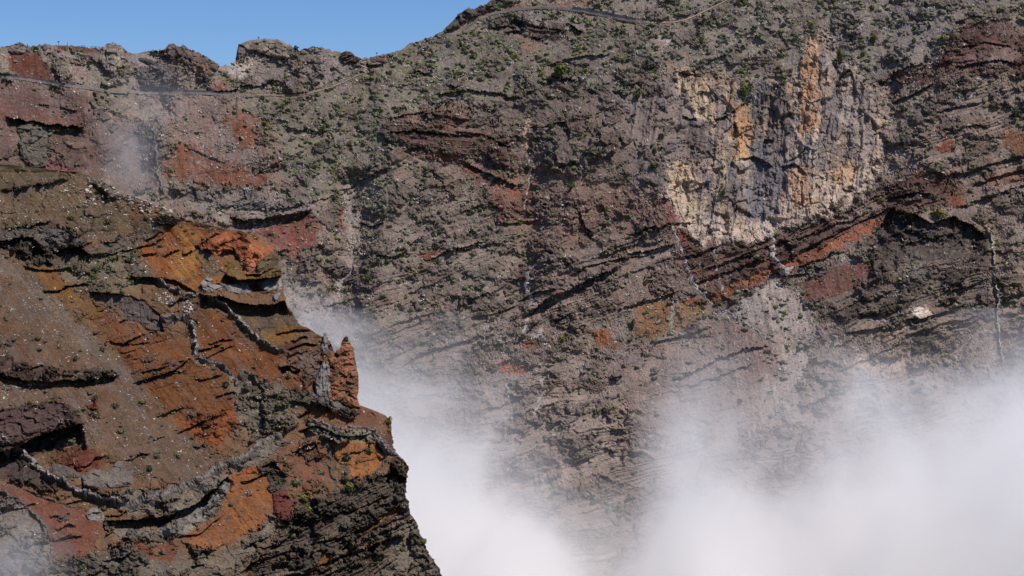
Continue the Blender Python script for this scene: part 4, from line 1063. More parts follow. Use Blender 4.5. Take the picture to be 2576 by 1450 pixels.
def zone(x, y, near):
    if near:
        if y < 560: return 'the boulder strewn shoulder of the near ridge'
        if y < 700 and x < 330: return 'the ledges at the upper left of the near ridge'
        if y < 790 and x < 420: return 'the rubble slope above the brown scarp'
        if x > 480 and y < 760: return 'the yellow and orange slope under the ridge top'
        if x > 400 and y < 960: return 'the orange brown slope of the near ridge'
        if y < 940: return 'the grey scree stream at the left of the near ridge'
        if x < 260 and y < 1160: return 'the stony ground around the big dark block'
        if x < 480 and y < 1230: return 'the lower scree fan above the jointed lava band'
        if x < 640 and y < 1150: return 'the orange banks beside the scree fan'
        if x < 300: return 'the misty lower left corner'
        if y > 1240 and x > 640: return 'the dark lava layers below the ridge edge'
        if x > 640: return 'the broken ground near the ridge edge'
        return 'the lower lava bands of the near ridge'
    if x < 330:
        return 'the skyline shoulder at the far left' if y < 200 else ('the violet ash bank below the road' if y < 300 else 'the red slopes above the near ridge')
    if x < 680:
        return 'the slopes around the notch' if y < 240 else ('the orange ash below the left road' if y < 480 else 'the rubble above the near ridge crest')
    if x < 960:
        if y < 240: return 'the grey slope above the trail'
        return 'the green scrub slope below the trail' if y < 520 else 'the rubble chute behind the near ridge'
    if x < 1340:
        if y < 250: return 'the scrub slope below the summit crag'
        if y < 450: return 'the red layered outcrop'
        return 'the grey slope under the red outcrop' if y < 720 else 'the layered slope above the left cloud edge'
    if x < 1700:
        if y < 180: return 'the slope under the summit road'
        if y < 440: return 'the brown crags left of the cliff'
        return 'the reddish slope left of the cliff foot' if y < 640 else ('the layered flows around the dark overhang' if y < 860 else 'the ledges above the middle cloud')
    if x < 2240:
        if y < 210: return 'the grey slope above the cliff'
        if y < 590: return 'the tall pale cliff'
        return 'the red and orange bands under the cliff' if y < 720 else 'the grey scree cone and its foot'
    if y < 230: return 'the maroon layers at upper right'
    if y < 520: return 'the brown layered wall at right'
    return 'the dark buttress and layers at lower right' if y < 760 else 'the ledges just above the right cloud'


# ------------------------------------------------------------------ outcrops: blocks and crags
def outcrop(poly, h, col, near, label, name='crag', cat='rock outcrop', tall=9, rough=1.0, strata=0.0, dip=.35, step=None, group=None, grain=1.0, top=None, base=0.0, flute=0.0, col2=None):
    P = np.array(poly, float); step = step or (1.5 if near else 1.7)
    pd, pm = spot(P[:, 0], P[:, 1], near)
    A = np.c_[np.ones(len(P)), P[:, 0] - P[:, 0].mean(), P[:, 1] - P[:, 1].mean()]
    cf = np.linalg.lstsq(A.T @ A + np.diag([0, 30., 30.]), A.T @ pd[:, 1], rcond=None)[0]
    gx = np.arange(P[:, 0].min() - 4, P[:, 0].max() + 4, step); gy = np.arange(P[:, 1].min() - 4, P[:, 1].max() + 4, step)
    X, Y = np.meshgrid(gx, gy); s = P[0, 0] % 13
    d = sdf_poly(X + 2.2 * fbm(X / 9, Y / 9, 3, s), Y + 2.2 * fbm(X / 9, Y / 9, 3, s + 9), poly)
    pr = np.clip(d / tall, 0, 1) ** .55
    h1, i1, e1 = facets(X / (26 * grain), Y / (20 * grain), s); h2, i2, e2 = facets(X / (11 * grain), Y / (9 * grain), s + 3)
    b = np.cumsum(np.r_[Y.min() - 400, np.random.default_rng(int(s * 7)).uniform(4, 11, 300)])
    Sx = Y + dip * (X - X.mean()) + 3 * fbm(X / 30, Y / 30, 3, s)
    ii = np.clip(np.searchsorted(b, Sx.ravel()).reshape(X.shape) - 1, 0, 298); fr = (Sx - b[ii]) / (b[ii + 1] - b[ii])
    rel = h * pr + np.minimum(pr * 2, 1) * (rough * (9 * h1 * sstep(0, .12, e1) + 4.5 * h2 * sstep(0, .2, e2) + 5 * fbm(X / 10, Y / 10, 4, s)) + strata * 6 * sstep(0, .3, fr) * (1 - sstep(.6, .75, fr)) + flute * 7 * ridged(X / 9, Y / 60, 3, s))
    m = pm.mean()
    Dm = cf[0] + cf[1] * (X - P[:, 0].mean()) + cf[2] * (Y - P[:, 1].mean()) - base * m
    front = spot_at(X, Y, Dm - rel * m); back = spot_at(X, Y, Dm + (.5 * h * pr + 1) * m)
    keep = d > -.6
    q = keep[:-1, :-1] & keep[1:, :-1] & keep[1:, 1:] & keep[:-1, 1:]
    i = np.arange(X.size).reshape(X.shape)
    quad = np.stack([i[:-1, :-1], i[1:, :-1], i[1:, 1:], i[:-1, 1:]], -1)[q]
    c = np.repeat(sw(col)[None] * .85, X.size, 0).reshape(X.shape + (3,))
    if col2 is not None:
        c = c + sstep(-.15, .3, fbm(X / 28, Y / 28, 3, s + 5))[..., None] * (sw(col2) * .85 - c)
    c = c * (1 + .3 * fbm(X / 25, Y / 25, 4, s) + .25 * (i2 - .5) + .25 * fbm(X / 5, Y / 5, 2, s))[..., None]
    V = np.concatenate([np.moveaxis(front, 0, -1).reshape(-1, 3), np.moveaxis(back, 0, -1).reshape(-1, 3)])
    Fq = np.concatenate([quad, quad[:, ::-1] + X.size]); Cc = np.concatenate([c.reshape(-1, 3)] * 2)
    used = np.unique(Fq); mp = np.zeros(len(V), int); mp[used] = np.arange(len(used))
    o = link(name, new_mesh(name, V[used], mp[Fq], M_ATTR, np.clip(Cc[used], .004, .8)))
    return tag(o, label, cat, group)
SKY = 'crags on the skyline'
outcrop([(18,128),(28,116),(37,110),(50,105),(60,112),(68,124),(60,136),(30,136)], 10, (112,100,90), False, 'small grey crag on the skyline at the far left', group=SKY)
outcrop([(100,122),(111,109),(116,116),(124,122),(112,130)], 6, (100,88,78), False, 'small sharp rock on the skyline left of the red bank', group=SKY)
outcrop([(246,150),(254,128),(258,117),(272,113),(285,104),(292,111),(306,115),(312,130),(318,150),(306,172),(285,190),(266,180)], 16, (122,110,102), False, 'grey fluted crag on the skyline at the end of the wooden fence', group=SKY, flute=1.0, rough=1.1, col2=(146,130,112))
outcrop([(405,140),(414,124),(423,112),(436,108),(450,119),(460,111),(470,119),(478,129),(500,137),(520,145),(540,156),(554,167),(545,180),(505,174),(470,165),(440,150)], 16, (100,84,74), False, 'dark brown knobbly crag right of the pale grey dome on the skyline', group=SKY, rough=1.4)
outcrop([(595,158),(596,128),(600,111),(620,104),(644,99),(670,98),(700,99),(727,111),(746,126),(742,142),(720,150),(690,146),(655,134),(622,131),(612,146)], 16, (104,93,84), False, 'flat topped grey crag standing right of the deep skyline gap', group=SKY, rough=1.2, col2=(140,122,104))
outcrop([(768,130),(776,124),(788,113),(790,124),(782,134)], 5, (112,104,98), False, 'small leaning slab on the skyline', group=SKY)
outcrop([(850,152),(858,134),(870,127),(884,131),(892,140),(904,144),(912,149),(900,158),(880,156),(866,162)], 9, (96,76,68), False, 'tilted layered brown crag left of the trail saddle', group=SKY, strata=1.2, dip=.5)
outcrop([(1112,82),(1122,70),(1133,58),(1142,50),(1152,35),(1163,30),(1177,19),(1193,23),(1207,14),(1220,12),(1236,0),(1262,-20),(1300,-30),(1300,8),(1250,22),(1215,34),(1180,50),(1165,64),(1140,80)], 14, (88,76,68), False, 'dark blocky crag edge climbing to the summit beside the upper road', group=SKY, rough=1.7)
outcrop([(925,152),(945,145),(965,148),(975,156),(962,163),(930,163)], 10, (104,74,64), False, 'reddish overhanging rock above a black hollow by the trail bend', rough=.8)
outcrop([(354,178),(372,168),(400,158),(425,172),(432,186),(428,205),(400,222),(360,222),(346,206)], 12, (104,95,92), False, 'rounded dark rock sheet on the pale dome below the notch', rough=1.2)
outcrop([(343,152),(352,146),(368,145),(388,154),(404,166),(390,168),(366,158)], 6, (82,74,70), False, 'small dark rock lens on the pale grey dome', rough=.9)
outcrop([(40,322),(70,306),(95,308),(118,326),(128,380),(118,418),(80,424),(52,396)], 14, (96,86,74), False, 'dark lichen covered rock mass under the black cave band', rough=1.4)
outcrop([(118,130),(140,133),(160,150),(158,178),(166,212),(150,212),(140,182),(125,160)], 10, (98,84,74), False, 'dark ragged rock rib dropping from the skyline to the left road', rough=1.6)
outcrop([(225,250),(250,262),(276,290),(300,320),(284,336),(255,312),(235,285)], 10, (96,84,76), False, 'dark rock rib slanting below the left road beside the mist', rough=1.5)
outcrop([(520,520),(560,508),(640,500),(700,508),(782,518),(784,532),(700,546),(620,556),(560,544)], 9, (112,104,98), False, 'grey lava shelf over a black undercut above the red patch', rough=1.5, strata=.5)
_r = random.Random(21); _n = 0
while _n < 46:
    x, y = _r.uniform(560, 2540), _r.uniform(80, 980)
    if in_near(x - 40, y) or sdf_poly(np.array([x]), np.array([y]), CLIFF)[0] > -20 or sdf_poly(np.array([x]), np.array([y]), WALL_DARK)[0] > -20: continue
    if y < rim_y(x) + 25 or min(dist_line(np.array([x]), np.array([y]), q)[0][0] for q in (ROAD_TOP, TRAIL_TOP, TRAIL, ROAD_LEFT)) < 28: continue
    _n += 1; a_ = _r.uniform(14, 34); b2 = a_ * _r.uniform(.35, .7); tl = -.35 + _r.uniform(-.25, .15); k_ = _r.randint(7, 10)
    poly = []
    for q in range(k_):
        th = 2 * math.pi * q / k_; rr_ = _r.uniform(.6, 1.15); u_, v_ = a_ * math.cos(th) * rr_, b2 * math.sin(th) * rr_
        poly.append((x + u_ - v_ * tl, y + u_ * tl + v_))
    i_, j_ = far_idx(x, y); c_ = np.clip(F.col[i_, j_], .01, .5); c_ = 255 * np.where(c_ < .0031, c_ * 12.92, 1.055 * c_ ** (1 / 2.4) - .055)
    c_ = c_ * .9
    outcrop(poly, _r.uniform(4, 9), tuple(c_), False, 'bare crag on ' + zone(x, y, False), rough=1.5, strata=.4, group='bare crags on the crater wall')
# pieces of the near ridge
outcrop([(822,1010),(824,960),(830,926),(826,904),(838,896),(846,882),(856,872),(860,857),(866,849),(876,850),(880,860),(889,876),(896,916),(903,958),(902,986),(898,1000),(908,1026),(880,1024),(846,1016)], 20, (176,108,62), True, 'tall orange rock fin with a dark tip standing against the mist', name='rock_fin', cat='rock fin', strata=.5, dip=.7, rough=1.5, grain=.8, col2=(116,80,50), tall=14)
outcrop([(861,862),(863,852),(870,846),(876,848),(877,858),(870,864)], 8, (58,48,44), True, 'dark knob on the tip of the orange rock fin', rough=.8)
outcrop([(796,998),(790,962),(800,940),(812,906),(806,880),(814,838),(820,836),(825,848),(826,875),(824,902),(834,926),(838,960),(833,1000)], 15, (122,114,108), True, 'pale grey splintered pillar left of the orange fin', name='rock_pillar', cat='rock pillar', flute=1.3, rough=1.1, col2=(92,84,78))
outcrop([(645,712),(664,703),(684,695),(707,700),(711,720),(705,745),(695,762),(683,756),(672,742),(658,730)], 16, (128,120,116), True, 'twisted pale grey rock jutting over a black hollow under the orange knob', rough=1.2, flute=.6)
outcrop([(504,712),(520,697),(535,685),(545,695),(553,711),(582,716),(617,710),(638,734),(617,744),(590,738),(565,738),(535,736),(513,733)], 11, (128,120,115), True, 'crumpled grey lava lump below the yellow slope', rough=1.5, col2=(100,92,88))
outcrop([(614,662),(630,655),(647,651),(648,668),(640,680),(624,686),(616,676)], 12, (186,104,70), True, 'bulbous salmon red rock hanging under the orange knob', rough=.5)
outcrop([(645,664),(660,652),(676,640),(690,628),(700,640),(700,678),(672,684),(646,688)], 12, (112,92,54), True, 'dark olive block face under the orange knob', rough=.9, tall=6, col2=(86,70,46))
outcrop([(604,696),(640,690),(680,684),(706,677),(708,692),(690,697),(650,702),(618,705)], 9, (134,104,58), True, 'ochre ledge beneath the olive block face', rough=.7, tall=4)
outcrop([(204,1200),(220,1186),(234,1181),(271,1186),(284,1172),(291,1160),(310,1160),(316,1186),(334,1183),(336,1219),(312,1226),(256,1236),(210,1224)], 16, (104,92,82), True, 'jagged brown grey rock with a horn beside the long jointed dike', rough=.9, grain=1.4)
outcrop([(120,1188),(130,1172),(142,1168),(160,1168),(185,1182),(210,1198),(200,1204),(143,1200)], 9, (92,80,74), True, 'low dark rock slab left of the jagged horned rock', rough=.8)
outcrop([(216,1292),(222,1282),(236,1276),(252,1278),(258,1284),(266,1290),(273,1312),(256,1320),(224,1312)], 14, (122,113,106), True, 'cluster of grey jointed blocks above a black hollow', rough=1.2, grain=.9)
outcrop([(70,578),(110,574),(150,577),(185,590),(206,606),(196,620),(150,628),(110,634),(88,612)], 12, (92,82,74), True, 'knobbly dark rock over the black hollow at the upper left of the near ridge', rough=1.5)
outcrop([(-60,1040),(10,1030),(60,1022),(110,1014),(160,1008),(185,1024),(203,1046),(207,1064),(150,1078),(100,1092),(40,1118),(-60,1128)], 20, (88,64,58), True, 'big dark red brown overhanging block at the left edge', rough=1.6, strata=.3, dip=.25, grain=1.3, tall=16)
outcrop([(224,742),(250,738),(290,738),(332,745),(370,764),(401,789),(412,820),(410,836),(380,832),(340,818),(290,796),(250,776)], 5, (90,76,70), True, 'vertical brown scarp hollowed under the rubble slope', rough=.7, flute=.7, tall=5, base=-14)
outcrop([(684,1242),(698,1232),(716,1232),(738,1268),(734,1290),(722,1312),(700,1306),(690,1288)], 12, (122,58,44), True, 'dark red angular block above the orange panel', rough=.9)
outcrop([(758,1000),(790,985),(820,992),(850,1008),(870,1028),(850,1036),(810,1020),(775,1018)], 11, (96,88,82), True, 'dark grey lava lump at the foot of the pale pillar', rough=1.6)
outcrop([(720,905),(745,890),(775,886),(800,880),(808,898),(806,930),(790,940),(760,932),(735,935)], 9, (104,84,68), True, 'brown block with black hollows left of the pale pillar', rough=1.1)

_r = random.Random(44); _n = 0
while _n < 44:
    y = _r.uniform(560, 1440); x = _r.uniform(-20, np.interp(y, EY, EX) - 25)
    i_, j_ = near_idx(x, y)
    if Nn.at['stones'][i_, j_] > 1.1 and _r.random() < .85: continue
    _n += 1; a_ = _r.uniform(8, 22); b2 = a_ * _r.uniform(.35, .75); tl = -.3 + _r.uniform(-.3, .25); k_ = _r.randint(6, 9)
    poly = []
    for q in range(k_):
        th = 2 * math.pi * q / k_; rr_ = _r.uniform(.6, 1.15); u_, v_ = a_ * math.cos(th) * rr_, b2 * math.sin(th) * rr_
        poly.append((x + u_ - v_ * tl, y + u_ * tl + v_))
    c_ = np.clip(Nn.col[i_, j_], .01, .5); c_ = 255 * np.where(c_ < .0031, c_ * 12.92, 1.055 * c_ ** (1 / 2.4) - .055)
    c_ = c_ * .45 + np.array((100, 88, 80)) * .5
    outcrop(poly, _r.uniform(4, 9), tuple(c_), True, 'bare rock knob on ' + zone(x, y, True), rough=1.4, strata=.3, group='bare rock knobs on the near ridge')

# ------------------------------------------------------------------ trees, shrubs, boulders
def leaf_mesh(name, temp, seed, pal, jit=.2):
    v, f = temp; r = np.random.default_rng(seed)
    c = lin(pal[0]) + (lin(pal[1]) - lin(pal[0])) * np.clip((v[:, 2:3] - v[:, 2].min()) / (np.ptp(v[:, 2]) + 1e-6) + r.normal(0, .25, (len(v), 1)), 0, 1)  # tops paler, undersides darker: light from above put into the leaf colour
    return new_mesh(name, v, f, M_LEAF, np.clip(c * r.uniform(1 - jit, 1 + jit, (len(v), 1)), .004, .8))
M_BARK = mat_plain('bark', tuple(lin((96, 82, 70))), vary=.3)
TREE_GREEN = ((62,70,40), (106,106,54)); TREE_DARK = ((50,58,40), (80,86,52)); TREE_YELLOW = ((84,86,44), (138,132,66))
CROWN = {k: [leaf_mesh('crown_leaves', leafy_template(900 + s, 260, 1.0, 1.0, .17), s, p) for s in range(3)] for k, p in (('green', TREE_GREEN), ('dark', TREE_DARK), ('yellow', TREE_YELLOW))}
def trunk_mesh(seed):
    r = np.random.default_rng(seed); V = []; Fq = []
    def limb(p0, p1, r0, r1):
        i = len(V); p0, p1 = np.array(p0), np.array(p1)
        for p, rr in ((p0, r0), ((p0 + p1) / 2 + r.normal(0, .05, 3), (r0 + r1) / 2), (p1, r1)):
            for k in range(6):
                a = k * math.pi / 3; V.append(p + np.array([math.cos(a) * rr, math.sin(a) * rr, 0]))
        for l in range(2):
            for k in range(6):
                a, b = i + l * 6 + k, i + l * 6 + (k + 1) % 6; Fq.append([a, b, b + 6, a + 6])
    limb((0, 0, -.4), (.05, 0, .45), .12, .07)
    for k in range(4):
        a = k * 1.7 + .4; limb((.03, 0, .3), (math.cos(a) * .45, math.sin(a) * .45, .72), .055, .02)
    return new_mesh('trunk', np.array(V), np.array(Fq), M_BARK)
TRUNK = [trunk_mesh(s) for s in range(2)]
def tree(x, y, w, h, kind, label, near=False, k=0):
    p, m = spot(x, y, near)
    t = bpy.data.objects.new('juniper_tree', None); COL.objects.link(t); t.location = p + np.array([0, -.4, -.2])
    t.rotation_euler = (0, 0, k * 1.3)
    tag(t, label, 'tree', 'lone trees clinging to the slopes')
    a = link('crown', CROWN[kind][k % 3], t); a.scale = (w * m, w * m, h * m); a.location = (0, 0, h * m * .18)
    b = link('trunk', TRUNK[k % 2], t); b.scale = (w * m * .9, w * m * .9, h * m * .8)
TREES = [
    (1410,196,26,26,'green','broad dark juniper on the ledge below the summit road, widest tree of the slope'),
    (1606,250,14,17,'green','upright yellowish green tree left of the cliff top'),
    (1872,250,17,30,'green','tall full tree at the brink above the grey part of the cliff'),
    (2112,168,10,34,'green','narrow tall tree on the ochre cliff edge at upper right'),
    (2198,112,12,17,'green','round tree on the grey slope right of the narrow cliff edge tree'),
    (2298,114,9,14,'dark','small dark tree above a pinkish scar on the grey slope'),
    (2375,104,10,12,'yellow','pale left one of two trees beside the maroon layers'),
    (2396,106,9,17,'dark','dark right one of two trees beside the maroon layers'),
    (2338,72,8,10,'dark','small tree above the pair beside the maroon layers'),
    (2172,142,9,12,'yellow','pale bushy tree above the right part of the cliff'),
    (2080,188,6,10,'dark','small dark tree on the ochre cliff band'),
    (1648,392,10,16,'green','tree hanging on the dark cliff left of the pale wall'),
    (1645,425,17,10,'dark','low spreading tree above the pale foot of the cliff'),
    (2362,548,22,16,'yellow','sprawling yellow green tree growing over the dark buttress'),
    (2350,505,12,12,'dark','bushy tree above the sprawling one on the orange patch'),
    (2556,300,16,20,'dark','dark bush tree in the shaded cleft at the right edge'),
    (1437,478,12,13,'dark','dark tree on the ledge of the reddish middle slope'),
    (1330,546,7,12,'green','small yellowish tree beside the broken grey dike'),
    (965,552,9,12,'dark','dark tree in the hollow beside the rubble chute'),
    (1385,330,9,12,'dark','small tree on the brown crags right of the red layers'),
    (1245,278,8,7,'dark','small tree on top of the red layered outcrop'),
    (1912,300,9,10,'green','small tree just below the tall full tree'),
    (2395,330,8,8,'dark','small tree on the brown layers at right'),
    (1820,500,9,20,'dark','narrow dark tree on the blue grey cliff face'),
    (1786,590,6,9,'dark','tiny tree at the foot of the pale cliff'),
    (1590,830,11,16,'dark','dark tree left of the ochre panel'),
]
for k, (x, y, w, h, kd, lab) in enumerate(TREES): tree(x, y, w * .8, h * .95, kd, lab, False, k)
for k, (x, y, w, h, kd, lab) in enumerate([
    (979,1068,12,14,'yellow','little yellowish tree on the edge of the near ridge above the cloud'),
    (766,1262,17,17,'yellow','yellow green tree above the dark lava layers of the near ridge'),
    (880,1238,21,19,'green','largest tree of the near ridge, below the orange face'),
    (868,1215,15,12,'dark','dark crown just above the largest tree of the near ridge'),
    (1068,1370,11,15,'yellow','pale twiggy tree on the lower edge of the near ridge in the mist'),
    (735,1352,14,10,'yellow','low yellowish tree on the lava layers at the bottom'),
    (950,1315,9,8,'dark','small dark tree beside the thin orange seam')]):
    tree(x, y, w * .75, h * .9, kd, lab, True, k + 1)

HUES = [('olive green', ((70,74,44), (104,106,62))), ('dark green', ((52,58,38), (82,86,54))), ('grey green', ((84,84,66), (116,116,92))), ('yellowish green', ((90,90,44), (124,120,58))), ('brownish', ((86,76,58), (114,102,78)))]
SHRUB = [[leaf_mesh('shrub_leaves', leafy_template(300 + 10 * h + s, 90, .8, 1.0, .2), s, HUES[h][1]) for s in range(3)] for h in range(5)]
rr = random.Random(8)
seen = {}
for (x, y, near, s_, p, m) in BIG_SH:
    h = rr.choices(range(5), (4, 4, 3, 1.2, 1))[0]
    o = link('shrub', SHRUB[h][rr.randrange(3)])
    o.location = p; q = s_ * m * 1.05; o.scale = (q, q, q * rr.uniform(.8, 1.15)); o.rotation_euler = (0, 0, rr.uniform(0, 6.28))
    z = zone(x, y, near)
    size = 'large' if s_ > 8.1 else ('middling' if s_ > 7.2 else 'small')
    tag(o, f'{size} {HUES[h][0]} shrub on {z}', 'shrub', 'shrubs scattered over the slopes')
# shrubs one can single out
for (x, y, s_, h, near, lab) in [
    (745,118,9,1,False,'dark shrub leaning out from the flat topped crag on the skyline'),
    (805,660,9,1,False,'lone dark shrub right of the red patches'),
    (926,707,13,1,False,'large dark shrub on the rubble beside the chute, lowest of three'),
    (975,665,11,1,False,'large round dark shrub beside the rubble chute'),
    (1075,430,10,2,False,'round grey green shrub below the red outcrop'),
    (2295,965,8,1,False,'dark shrub at the lower right above the mist'),
    (985,900,11,1,False,'dark round shrub at the edge of the left mist'),
    (322,658,13,2,True,'large grey green shrub on the rubble above the brown scarp'),
    (567,975,14,1,True,'dark round shrub on the orange bank in the middle of the near ridge'),
    (288,1028,11,1,True,'dark round shrub alone on the brown scree'),
    (178,1120,15,0,True,'olive shrub at the mouth of the black overhang'),
    (520,1318,0.1,1,True,''),
    (743,1222,16,2,True,'grey shrub beside the dark red block'),
    (775,1290,15,0,True,'soft green shrub in the hollow of the lava layers'),
    (870,1160,17,1,True,'dark green shrub at the foot of the orange face'),
    (700,1225,14,1,True,'dark shrub right of the dark brown facet'),
    (865,1100,10,0,True,'green shrub above the thin twisted dike'),
    (410,1395,11,2,True,'grey green shrub on the lower lava rubble'),
    (330,1240,13,2,True,'grey shrub behind the jagged horned rock')]:
    if not lab: continue
    p, m = spot(x, y, near); o = link('shrub', SHRUB[h][rr.randrange(3)]); o.location = p
    q = s_ * m * .95; o.scale = (q, q, q); o.rotation_euler = (0, 0, rr.uniform(0, 6)); tag(o, lab, 'shrub', 'shrubs scattered over the slopes')

BOULD = [new_mesh('boulder_block', *stone_template(500 + s, 2), M_STONE_OBJ) for s in range(6)]
WHITE = [new_mesh('white_block', *stone_template(600 + s, 2), M_WHITE) for s in range(5)]
def boulder(x, y, s_, near, mesh, label, name='boulder', cat='boulder', group='boulders lying on the slopes'):
    p, m = spot(x, y, near); o = link(name, mesh); q = s_ * m
    o.location = p + np.array([0, -.15 * q, .25 * q]); o.scale = (q, q, q)
    o.rotation_euler = (rr.uniform(-.4, .4), rr.uniform(-.4, .4), rr.uniform(0, 6.28)); tag(o, label, cat, group)
nb = 0
for n, near, poly, lo, hi, lab in [
    (105, True, [(215,445),(300,480),(420,515),(445,545),(380,560),(300,530),(215,520),(150,480)], 3.0, 7.5, 'on the boulder strewn shoulder of the near ridge'),
    (24, True, [(20,470),(200,460),(220,560),(20,580)], 2.0, 3.6, 'on the brown ground at the upper left of the near ridge'),
    (26, True, [(350,620),(480,580),(520,700),(420,690)], 1.8, 3.4, 'on the yellow and orange slope'),
    (20, True, [(480,890),(520,890),(560,920),(500,925)], 2.2, 4.2, 'in the rubble knot between the brown walls'),
    (18, True, [(500,800),(720,960),(640,980),(500,880)], 1.4, 2.6, 'on the orange brown slope of the near ridge'),
    (22, True, [(150,920),(420,1080),(540,1170),(330,1180),(200,1020)], 1.5, 3.0, 'on the lower scree fan'),
    (14, True, [(640,960),(740,980),(720,1080),(640,1080)], 2.2, 4.0, 'in the rubble below the orange slope'),
    (20, False, [(560,165),(640,140),(650,180),(590,210)], 2.2, 4.2, 'in the pale rubble under the flat topped crag'),
    (20, False, [(400,270),(560,270),(620,400),(480,370)], 1.5, 2.8, 'on the violet stony slope below the notch'),
    (14, False, [(660,300),(700,420),(680,500),(640,430)], 1.8, 3.0, 'at the edge of the green scrub slope'),
    (10, False, [(20,140),(120,150),(140,195),(40,190)], 1.6, 3.2, 'on the rust red patch at the far left'),
    (12, False, [(1050,245),(1180,255),(1120,262)], 1.8, 3.4, 'along the top of the red layered outcrop')]:
    P = np.array(poly, float); c = 0
    while c < n:
        x = rr.uniform(P[:, 0].min(), P[:, 0].max()); y = rr.uniform(P[:, 1].min(), P[:, 1].max())
        if sdf_poly(np.array([x]), np.array([y]), poly)[0] < 0: continue
        c += 1; s_ = lo + (hi - lo) * rr.random() ** 2.2
        boulder(x, y, s_, near, BOULD[rr.randrange(6)], f"{'big' if s_ > (lo + hi) / 2 else 'small'} grey boulder {lab}")
for x, y, s_ in [(386,128,4),(392,129,3),(405,127,5.5),(413,128,4)]:
    boulder(x, y, s_, False, BOULD[1], 'dark rock perched on the rim of the pale grey dome', group='rocks perched on the dome rim')
boulder(102,194,4.5,False,BOULD[2],'lone pale boulder low on the rust red patch'); boulder(140,163,4.5,False,BOULD[3],'triangular pale boulder high on the rust red patch')
boulder(1215,8,6,False,BOULD[4],'single block standing on the summit skyline')
for n, poly, lab in [(56, [(388,738),(412,735),(440,748),(446,766),(430,772),(400,762)], 'white angular stone in the upper left heap below the dike crest'), (40, [(455,760),(478,757),(488,775),(486,792),(462,790)], 'white angular stone in the lower right heap below the dike crest'), (22, [(412,800),(440,806),(435,822),(416,816)], 'white stone in the small spill above the brown wall')]:
    P = np.array(poly, float); c = 0
    while c < n:
        x = rr.uniform(P[:, 0].min(), P[:, 0].max()); y = rr.uniform(P[:, 1].min(), P[:, 1].max())
        if sdf_poly(np.array([x]), np.array([y]), poly)[0] < 0: continue
        c += 1; boulder(x, y, 1.5 + 2.3 * rr.random() ** 2, True, WHITE[rr.randrange(5)], lab, 'white_stone', 'stone', 'white stones heaped on the near ridge')

# ------------------------------------------------------------------ small things on the rim: posts, fences, people
M_WOOD = mat_plain('weathered_wood', tuple(lin((92, 80, 84))), vary=.2)
M_WOODB = mat_plain('brown_wood', tuple(lin((142, 112, 92))), vary=.2)
M_STEEL = mat_plain('dark_steel', tuple(lin((58, 62, 72))), .5, vary=.1)
def box_mesh(name, a, b, th, mat):
    a, b = np.array(a, float), np.array(b, float); d = b - a; d /= np.linalg.norm(d)
    u = np.cross(d, [0, 1, 0]) if abs(d[1]) < .9 else np.cross(d, [1, 0, 0]); u /= np.linalg.norm(u); w = np.cross(d, u)
    V = [p + u * su * th / 2 + w * sw * th / 2 for p in (a, b) for su, sw in ((-1, -1), (1, -1), (1, 1), (-1, 1))]
    return new_mesh(name, np.array(V), np.array([[0, 1, 2, 3], [7, 6, 5, 4], [0, 4, 5, 1], [1, 5, 6, 2], [2, 6, 7, 3], [3, 7, 4, 0]]), mat)
def post(x, y, h, head, label):
    p, m = spot(x, y, False)
    t = bpy.data.objects.new('signal_post', None); COL.objects.link(t); t.location = p; tag(t, label, 'post', 'thin posts on the rim')
    H = h * m
    link('pole', box_mesh('pole', (0, 0, -1), (0, 0, H), .16, M_STEEL), t)
    if head:
        link('head', box_mesh('head', (-.42, 0, H + .02), (.42, 0, H + .02), .34, M_STEEL), t)
        link('bracket', box_mesh('bracket', (-.25, 0, H - .35), (.25, 0, H - .35), .14, M_STEEL), t)
post(146,117,13,True,'thin post with a small box head on the red bank of the skyline')
post(171,118,12,False,'bare thin pole on the red bank of the skyline')
post(651.5,103,8,True,'thin post with a small box head on the flat topped crag')
post(948,144,9.5,True,'thin post with a small box head above the trail saddle')
p, m = spot(69, 119, False); o = link('marker_post', box_mesh('marker_post', (0, 0, -.5), (0, 0, 1.5), .4, mat_plain('red_paint', tuple(lin((150, 74, 74)))))); o.location = p
tag(o, 'short red marker post on the skyline at the far left', 'post')
def fence(pts, h, mat, label):
    """posts at the given points, two rails between them"""
    G = [spot(x, y, False) for x, y in pts]; base = np.array([g[0] for g in G]); m = G[0][1]
    base[:, 1] = base[:, 1].mean()
    t = bpy.data.objects.new('rail_fence', None); COL.objects.link(t); t.location = base[0]; tag(t, label, 'fence', 'wooden fences on the rim')
    H = h * m; bb = base - base[0]
    for q in bb: link('post', box_mesh('post', q + [0, 0, -.6], q + [0, 0, H], .22, mat), t)
    for k in (.95, .5):
        for a, b in zip(bb[:-1], bb[1:]):
            link('rail', box_mesh('rail', a + [0, -.14, H * k], b + [0, -.14, H * k], .17, mat), t)
fence([(203,121.5),(215,122.5)], 6, M_WOOD, 'short grey rail fence section on the red bank skyline')
fence([(227,123.5),(239,124.5),(252,125.5)], 6.5, M_WOOD, 'longer grey rail fence section ending at the fluted crag')
fence([(148,125),(157,123),(166,121),(172,119)], 5, M_WOODB, 'brown rail fence climbing the red bank beside the posts')

